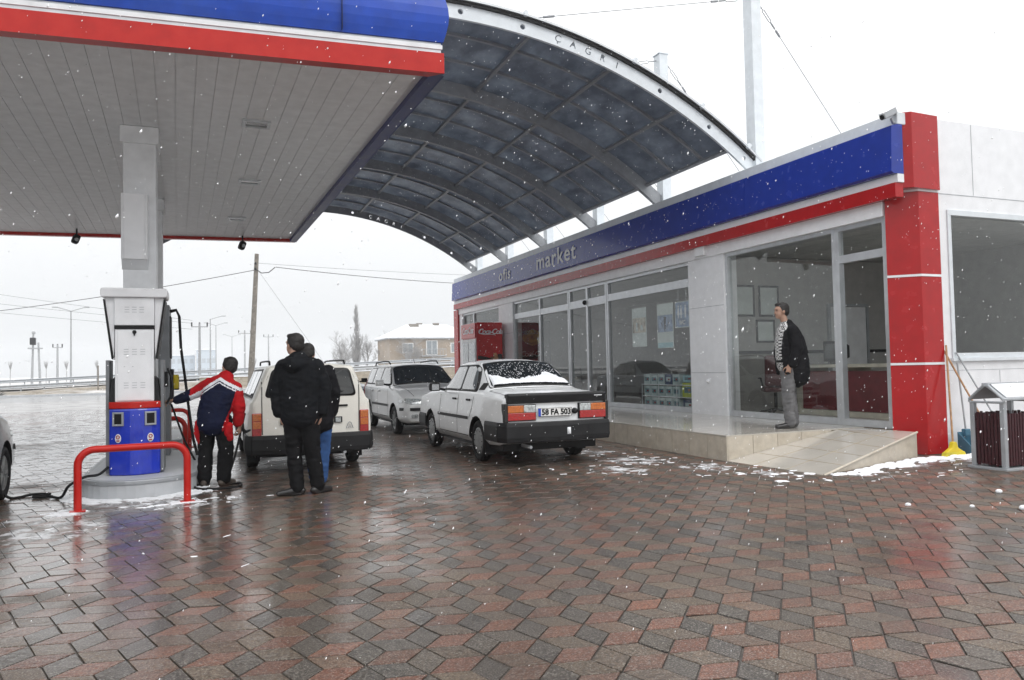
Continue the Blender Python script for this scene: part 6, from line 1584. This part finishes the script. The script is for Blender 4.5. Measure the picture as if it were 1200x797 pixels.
def power_pole(x, y, h, lab, arms=1.0, z0=.3):
    t = thing('power_pole', lab, 'power pole', (x, y, z0), 0, 'power poles by the highway')
    b = MB(); b.tube([(0, 0, 0), (0, 0, h)], [.16, .10], 8); b.build('pole', 'pole_far', t)
    b = MB(); b.box((0, 0, h-.35), (2*arms, .1, .1)); b.build('crossarm', 'pole_far', t)
    for s in (-1, 0, 1):
        b = MB(); b.cyl((s*arms*.92, 0, h-.3), (s*arms*.92, 0, h-.02+.12), .07, 8); b.build('insulator', 'dark_plastic', t)
power_pole(-.52, 85, 6.2, 'concrete power pole with crossarm above the reaching attendant', .8)
power_pole(5.45, 120, 7.2, 'pale power pole with crossarm just left of the wooden pole', .9)
power_pole(-17.1, 110, 5.0, 'short power pole between the twin-legged pole and the street lamp', .55)
power_pole(11.0, 150, 8.0, 'faint distant power pole just right of the wooden pole', .9)
t = thing('transformer_pole', 'twin-legged pole with a transformer platform at the far left', 'power pole', (-19.5, 110, .2))
for s in (-.35, .55):
    b = MB(); b.tube([(s, 0, 0), (s*.6, 0, 6.4 if s < 0 else 5.4)], [.15, .10], 8); b.build('leg', 'pole_far', t)
b = MB(); b.b2((-.75, -.4, 4.6), (.75, .4, 4.75)); b.build('platform', 'pole_far', t)
b = MB(); b.b2((-.55, -.35, 5.1), (.05, .35, 6.0)); b.build('transformer', 'dark_plastic', t, bevel=.08)
b = MB(); b.ball((-.18, 0, 6.6), .22, 8); b.build('cap', 'pole_far', t)
def lamp(x, y, h, lab, double=True, z0=.3, a=1.25):
    t = thing('street_lamp', lab, 'street lamp', (x, y, z0), 0, 'street lamps along the highway')
    b = MB(); b.tube([(0, 0, 0), (0, 0, h-.35)], [.11, .06], 8); b.build('pole', 'pole_far', t)
    for s in ((-1, 1) if double else (1,)):
        b = MB(); b.tube([(0, 0, h-.4), (s*a, 0, h)], .04, 6); ar = b.build('arm', 'pole_far', t)
        b = MB(); b.box((s*(a+.25), 0, h+.02), (.55, .22, .10)); b.build('lamp_head', 'pole_far', ar, bevel=.03)
lamp(-13.5, 95, 8.5, 'tall street lamp with two arms, left of the near pump')
lamp(1.6, 130, 9.0, 'faint street lamp with two arms above the attendant\'s head', True)
lamp(5.2, 170, 9.0, 'very faint street lamp beside the pale power pole', True)
lamp(.6, 100, 8.0, 'single-arm street lamp right of the concrete power pole', False)
t = thing('marker_post', 'short dark marker post standing on the snowy bank left of the pump', 'post', (-7.34, 64, .1)); b = MB(); b.cyl((0,0,0), (0,0,2.0), .05, 8); b.build('post', 'pole_wood', t); b = MB(); b.cyl((0,0,2.0),(0,0,2.05),.06,8); b.build('cap', 'snow', t)
# guard rails
def guard(y, x0, x1, top, lab, base):
    t = thing('guard_rail', lab, 'guard rail', (x0, y, 0)); b = MB(); n = 40
    vs = []; pr_ = [(0, -.16), (-.05, -.11), (0, -.02), (0, .02), (-.05, .11), (0, .16), (.03, .16), (.03, -.16)]
    for k in range(n+1):
        x = (x1-x0)*k/n
        for a, c in pr_: vs.append((x, a, top(x0+x)+c-.16))
    fs = [(k*8+j, k*8+(j+1) % 8, (k+1)*8+(j+1) % 8, (k+1)*8+j) for k in range(n) for j in range(8)]; b.add(vs, fs); b.build('rail', 'galv', t)
    k = 0
    x = 1.
    while x < x1-x0 and k < 95:
        b = MB(); z = top(x0+x); b.b2((x-.05, .035, z-.85), (x+.05, .12, z-.02)); b.build('post', 'galv', t); x += (x1-x0)/60.; k += 1
guard(73.2, -60, 40, lambda x: .66+hzr(x)*1.05, 'near guard rail along the highway edge', 0)
guard(90.6, -70, 60, lambda x: 1.18+hzr(x), 'far guard rail on the other side of the highway', 0)
# low stone wall
t = thing('garden_wall', 'low beige block wall with snow on top beyond the cars', 'wall', (10, 62, 0))
b = MB(); X0, X1, n = -10.4, 26., 40; vs = []
def wt(x): return 1.05+.028*max(0, x+6)
for k in range(n+1):
    x = X0+(X1-X0)*k/n; vs += [(x, 0, -.2), (x, 0, wt(x)), (x, .3, wt(x)), (x, .3, -.2)]
b.add(vs, [(k*4+j, k*4+(j+1) % 4, k*4+4+(j+1) % 4, k*4+4+j) for k in range(n) for j in range(4)]+[(0,1,2,3),(n*4+3,n*4+2,n*4+1,n*4)]); w_ = b.build('wall', 'stone_wall', t)
b = MB(); vs = []
for k in range(n+1):
    x = X0+(X1-X0)*k/n; z = wt(x); vs += [(x, -.05, z), (x, -.03, z+.07), (x, .33, z+.07), (x, .35, z)]
b.add(vs, [(k*4+j, k*4+(j+1) % 4, k*4+4+(j+1) % 4, k*4+4+j) for k in range(n) for j in range(4)]+[(0,1,2,3),(n*4+3,n*4+2,n*4+1,n*4)]); b.build('snow_cap', 'snow', t)
b = MB()
for z in (.35, .65, .95):
    b.b2((X0, -.006, z), (X1, -.001, z+.02))
b.build('mortar_lines', 'grout', t)
# house
MT['house_wall'] = mat('house_wall', (.33,.27,.21), .8, var=.1, vscale=.5, dirt=.4, dcol=(.45,.43,.41), dscale=.6)
MT['house_white'] = mat('house_white', (.72,.72,.71), .7); MT['house_glass'] = mat('house_glass', (.25,.28,.30), .3)
t = thing('house', 'beige two-storey house with snowy hipped roof and grey chimneys behind the bare trees', 'house', (34, 123, 0))
b = MB(); b.b2((-7.2, -4.5, 0), (7.2, 4.5, 6.35)); b.build('wall', 'house_wall', t)
b = MB(); e_ = .5; b.add([(-7.2-e_,-5,6.3),(7.2+e_,-5,6.3),(7.2+e_,5,6.3),(-7.2-e_,5,6.3),(-3.4,0,8.7),(3.4,0,8.7),(-7.2-e_,-5,6.5),(7.2+e_,-5,6.5),(7.2+e_,5,6.5),(-7.2-e_,5,6.5)], [(0,1,2,3),(0,1,7,6),(1,2,8,7),(2,3,9,8),(3,0,6,9),(6,7,5,4),(7,8,5),(8,9,4,5),(9,6,4)]); rf = b.build('roof', 'snow', t)
b = MB(); b.b2((-7.6, -4.95, 6.16), (7.6, 4.95, 6.29)); b.build('eaves', 'galv', t)
for (x, y, z, w) in ((-4.6, -1.5, 7.7, .9), (-2.3, -.6, 8.6, 1.5), (-1.1, .5, 8.8, .9), (1.6, 0, 8.8, .9)):
    b = MB(); b.b2((x-w/2, y-.4, z-1.), (x+w/2, y+.4, z+.15)); b.build('chimney', 'pole_wood', rf)
for (x, z, w, h, bal) in ((-4.3, 4.0, 1.5, 1.4, 0), (-.4, 3.7, 1.6, 2.1, 1), (3.6, 4.0, 1.5, 1.4, 0), (-4.3, 1.2, 1.5, 1.4, 0), (-.4, 1.0, 1.6, 1.8, 0), (3.6, 1.2, 1.5, 1.4, 0)):
    b = MB(); b.b2((x-w/2-.15, -4.56, z-.12), (x+w/2+.15, -4.5-.003, z+h+.12)); wn = b.build('window', 'house_white', t)
    b = MB(); b.b2((x-w/2, -4.58, z), (x-.05, -4.562, z+h)); b.b2((x+.05, -4.58, z), (x+w/2, -4.562, z+h)); b.build('pane', 'house_glass', wn)
    if bal:
        b = MB(); b.b2((x-2.0, -5.9, z-.35), (x+2.0, -4.51, z-.2)); bl = b.build('balcony', 'galv', t)
        for q in range(9):
            b = MB(); b.b2((x-1.95+q*.487-.03, -5.88, z-.2), (x-1.95+q*.487+.03, -5.82, z+.75)); b.build('baluster', 'galv', bl)
        b = MB(); b.b2((x-2.0, -5.9, z+.75), (x+2.0, -5.8, z+.83)); b.build('handrail', 'galv', bl)
MT['far_block'] = mat('far_block', (.50,.56,.62), .8); MT['far_block_dark'] = mat('far_block_dark', (.40,.44,.48), .8)  # distance haze put into the pale bluish wall and window tones
for (x, y, w, h, lab) in ((-6.5, 262, 7, 7.0, 'pale grey far building, lower and left of the pair behind the attendant'), (.3, 258, 5.6, 8.6, 'pale grey far building, taller and right of the pair behind the attendant')):
    t = thing('far_building', lab, 'building', (x, y, 0), 0, 'far buildings')
    b = MB(); b.b2((-w/2, -4, 0), (w/2, 4, h)); b.build('wall', 'far_block', t)
    b = MB(); b.b2((-w/2-.3, -4.3, h), (w/2+.3, 4.3, h+.3)); b.build('roof', 'snow', t)
    for i in range(4):
        for j in range(2):
            b = MB(); xx = -w/2+w*(i+.5)/4; b.b2((xx-.5, -4.05, 1.6+j*3), (xx+.5, -4.001, 3.0+j*3)); b.build('window', 'far_block_dark', t)
# bare trees
def bare_tree(x, y, h, lab, kind='round', seed=1, z0=0., m='hazed_twig', dens=1.):
    t = thing({'poplar': 'poplar_tree', 'round': 'bare_tree', 'broom': 'young_tree', 'shrub': 'bare_shrub'}[kind], lab, 'tree' if kind != 'shrub' else 'shrub', (x, y, z0), 0, 'bare hazy trees' if kind != 'shrub' else 'snowy shrubs')
    rnd = random.Random(seed); tr = MB(); cr = MB()
    def branch(p, d, L, r, lev):
        n = 3; pts = [p]; q = p; dd = d
        for k in range(n):
            dd = (dd+Vector((rnd.gauss(0, .12), rnd.gauss(0, .12), rnd.gauss(.04, .06)))).normalized(); q = q+dd*L/n; pts.append(q)
        (tr if lev == 0 else cr).tube(pts, [r, r*.8, r*.6, r*.35], 5 if lev < 2 else 3, caps=False)
        if lev >= 4 or L < .25: return
        nb = {0: 9, 1: 6, 2: 5, 3: 4}[lev]
        for k in range(int(nb*dens+.5)):
            f = rnd.uniform(.25 if lev else .3, 1.); i = min(int(f*n), n-1); s = pts[i].lerp(pts[i+1], f*n-i)
            sp = .55 if kind != 'poplar' else .22
            ax = Vector((rnd.gauss(0, 1), rnd.gauss(0, 1), rnd.gauss(.2, .4))).normalized(); nd = (dd*(1-sp)+ax*sp+Vector((0, 0, .12))).normalized()
            branch(s, nd, L*rnd.uniform(.42, .62), r*.45, lev+1)
    if kind == 'poplar':
        tr.tube([(0, 0, 0), (.05, 0, h*.5), (0, 0, h)], [.17, .09, .02], 7)
        for k in range(190):
            z = h*(.10+.84*rnd.random()); f = z/h; L = 1.9*(1-f)**.55*(.5+.5*rnd.random())*(1.35 if .28 < f < .42 else .9); a = rnd.random()*6.28
            p = Vector((0, 0, z)); d = Vector((cos(a)*.42, sin(a)*.42, 1)).normalized(); e = p+d*L*1.5; cr.tube([p, p.lerp(e, .5)+Vector((cos(a), sin(a), 0))*.14, e], [.05, .04, .02], 3, caps=False)
            for j in range(5):
                s = p.lerp(e, rnd.uniform(.2, 1)); cr.tube([s, s+Vector((rnd.gauss(0, .16), rnd.gauss(0, .16), rnd.uniform(.3, .8)))], [.025, .015], 3, caps=False)
    elif kind == 'broom':
        tr.tube([(0, 0, 0), (.03, 0, h*.62)], [.07, .05], 5)
        for k in range(26):
            a = rnd.random()*6.28; s = rnd.uniform(.1, .45); cr.tube([(.03, 0, h*.6), (cos(a)*s*.6, sin(a)*s*.6, h*.8), (cos(a)*s, sin(a)*s, h*rnd.uniform(.85, 1))], [.03, .02, .012], 3, caps=False)
    elif kind == 'shrub':
        tr.tube([(0, 0, 0), (0, 0, .2)], [.06, .04], 5)
        for k in range(170):
            a = rnd.random()*6.28; e = rnd.uniform(.1, 1.3); L = h*rnd.uniform(.5, 1.1); d = Vector((cos(a)*cos(e)*1.3, sin(a)*cos(e), sin(e)))
            p = Vector((rnd.gauss(0, .15), rnd.gauss(0, .15), .05)); cr.tube([p, p+d*L*.5, p+d*L+Vector((rnd.gauss(0, .1), rnd.gauss(0, .1), 0))], [.02, .014, .008], 3, caps=False)
    else: branch(Vector((0, 0, 0)), Vector((0, 0, 1)), h*.62, h*.022, 0)
    tr.build('trunk', m, t, fix=False); cr.build('crown', m, t, fix=False)
bare_tree(23.7, 130, 12.4, 'tall narrow poplar rising above the other bare trees', 'poplar', 2)
for k, (x, y, h, lab) in enumerate(((20.9, 128, 7.4, 'rounded bare tree, leftmost of the group beside the poplar'), (22.3, 133, 6.6, 'bare tree close against the left side of the poplar'), (25.6, 131, 6.6, 'bare tree just right of the poplar trunk'), (26.9, 126, 7.2, 'bare tree between the poplar and the beige house'), (28.6, 117, 6.4, 'dark bare tree standing in front of the left corner of the beige house'), (30.2, 115.5, 5.4, 'low bare tree before the left windows of the beige house'), (17.2, 150, 4.6, 'faint low bare tree left of the rounded one'), (33.4, 114, 3.6, 'small bare tree before the balcony of the beige house'))):
    bare_tree(x, y, h, lab, 'round', 20+k, dens=1.15)
for k, (x, lab) in enumerate(((-30.2, 'thin young tree at the far left of the highway'), (-25, 'thin young tree between the left edge and the street lamp'), (-22, 'thin young tree just left of the street lamp'), (-17.4, 'thin young tree just right of the street lamp'), (8.5, 'faint young tree right of the far buildings'))):
    bare_tree(x, 150, 4.1, lab, 'broom', 50+k)
MT['shrub'] = mat('shrub_twigs', (.16,.155,.15), .9, var=.3)
for k, (x, y, h, lab) in enumerate(((-16.6, 61.8, .8, 'dark snowy shrub at the left edge of the photo'), (-15.2, 61.4, .75, 'dark snowy shrub, second from the left edge'), (-14.0, 61.9, .6, 'small dark shrub, third from the left edge'), (-13.2, 61.3, .55, 'small dark shrub, fourth from the left edge, nearest the brown bank'))):
    bare_tree(x, y, h, lab, 'shrub', 70+k, m='shrub')

# ================================================================== falling snow
rnd = random.Random(77); b = MB(); vs = []; fs = []
N = 0
while N < 24000:
    x = rnd.uniform(-9, 16); y = rnd.uniform(1.0, 24); z = rnd.uniform(.02, 8.0)
    if x > 8.8 and y > 7.7 and z < 4.9: continue
    d = Vector((x, y, z-CAM_H)).length
    if d < 1.6: continue
    cxx = x*cos(yaw)-y*sin(yaw); czz = x*sin(yaw)+y*cos(yaw)
    if abs(cxx) > .78*czz+.6: continue
    r_ = rnd.choice([.0018, .0022, .0026, .0032, .0045])*(.75 if d < 4 else 1.1); st = rnd.uniform(1.1, 2.4); i = len(vs); tx = .35*st*r_
    vs += [(x+r_, y, z), (x-r_, y, z), (x, y+r_, z), (x, y-r_, z), (x+tx, y, z+r_*st), (x-tx, y, z-r_*st)]
    fs += [(i, i+2, i+4), (i+2, i+1, i+4), (i+1, i+3, i+4), (i+3, i, i+4), (i+2, i, i+5), (i+1, i+2, i+5), (i+3, i+1, i+5), (i, i+3, i+5)]; N += 1
b.add(vs, fs, 0, True)
MT['flake'] = mat('snowflake', (.92,.93,.95), .9, var=.02)
tag(b.build('falling_snow', 'flake', fix=False), kind='stuff')
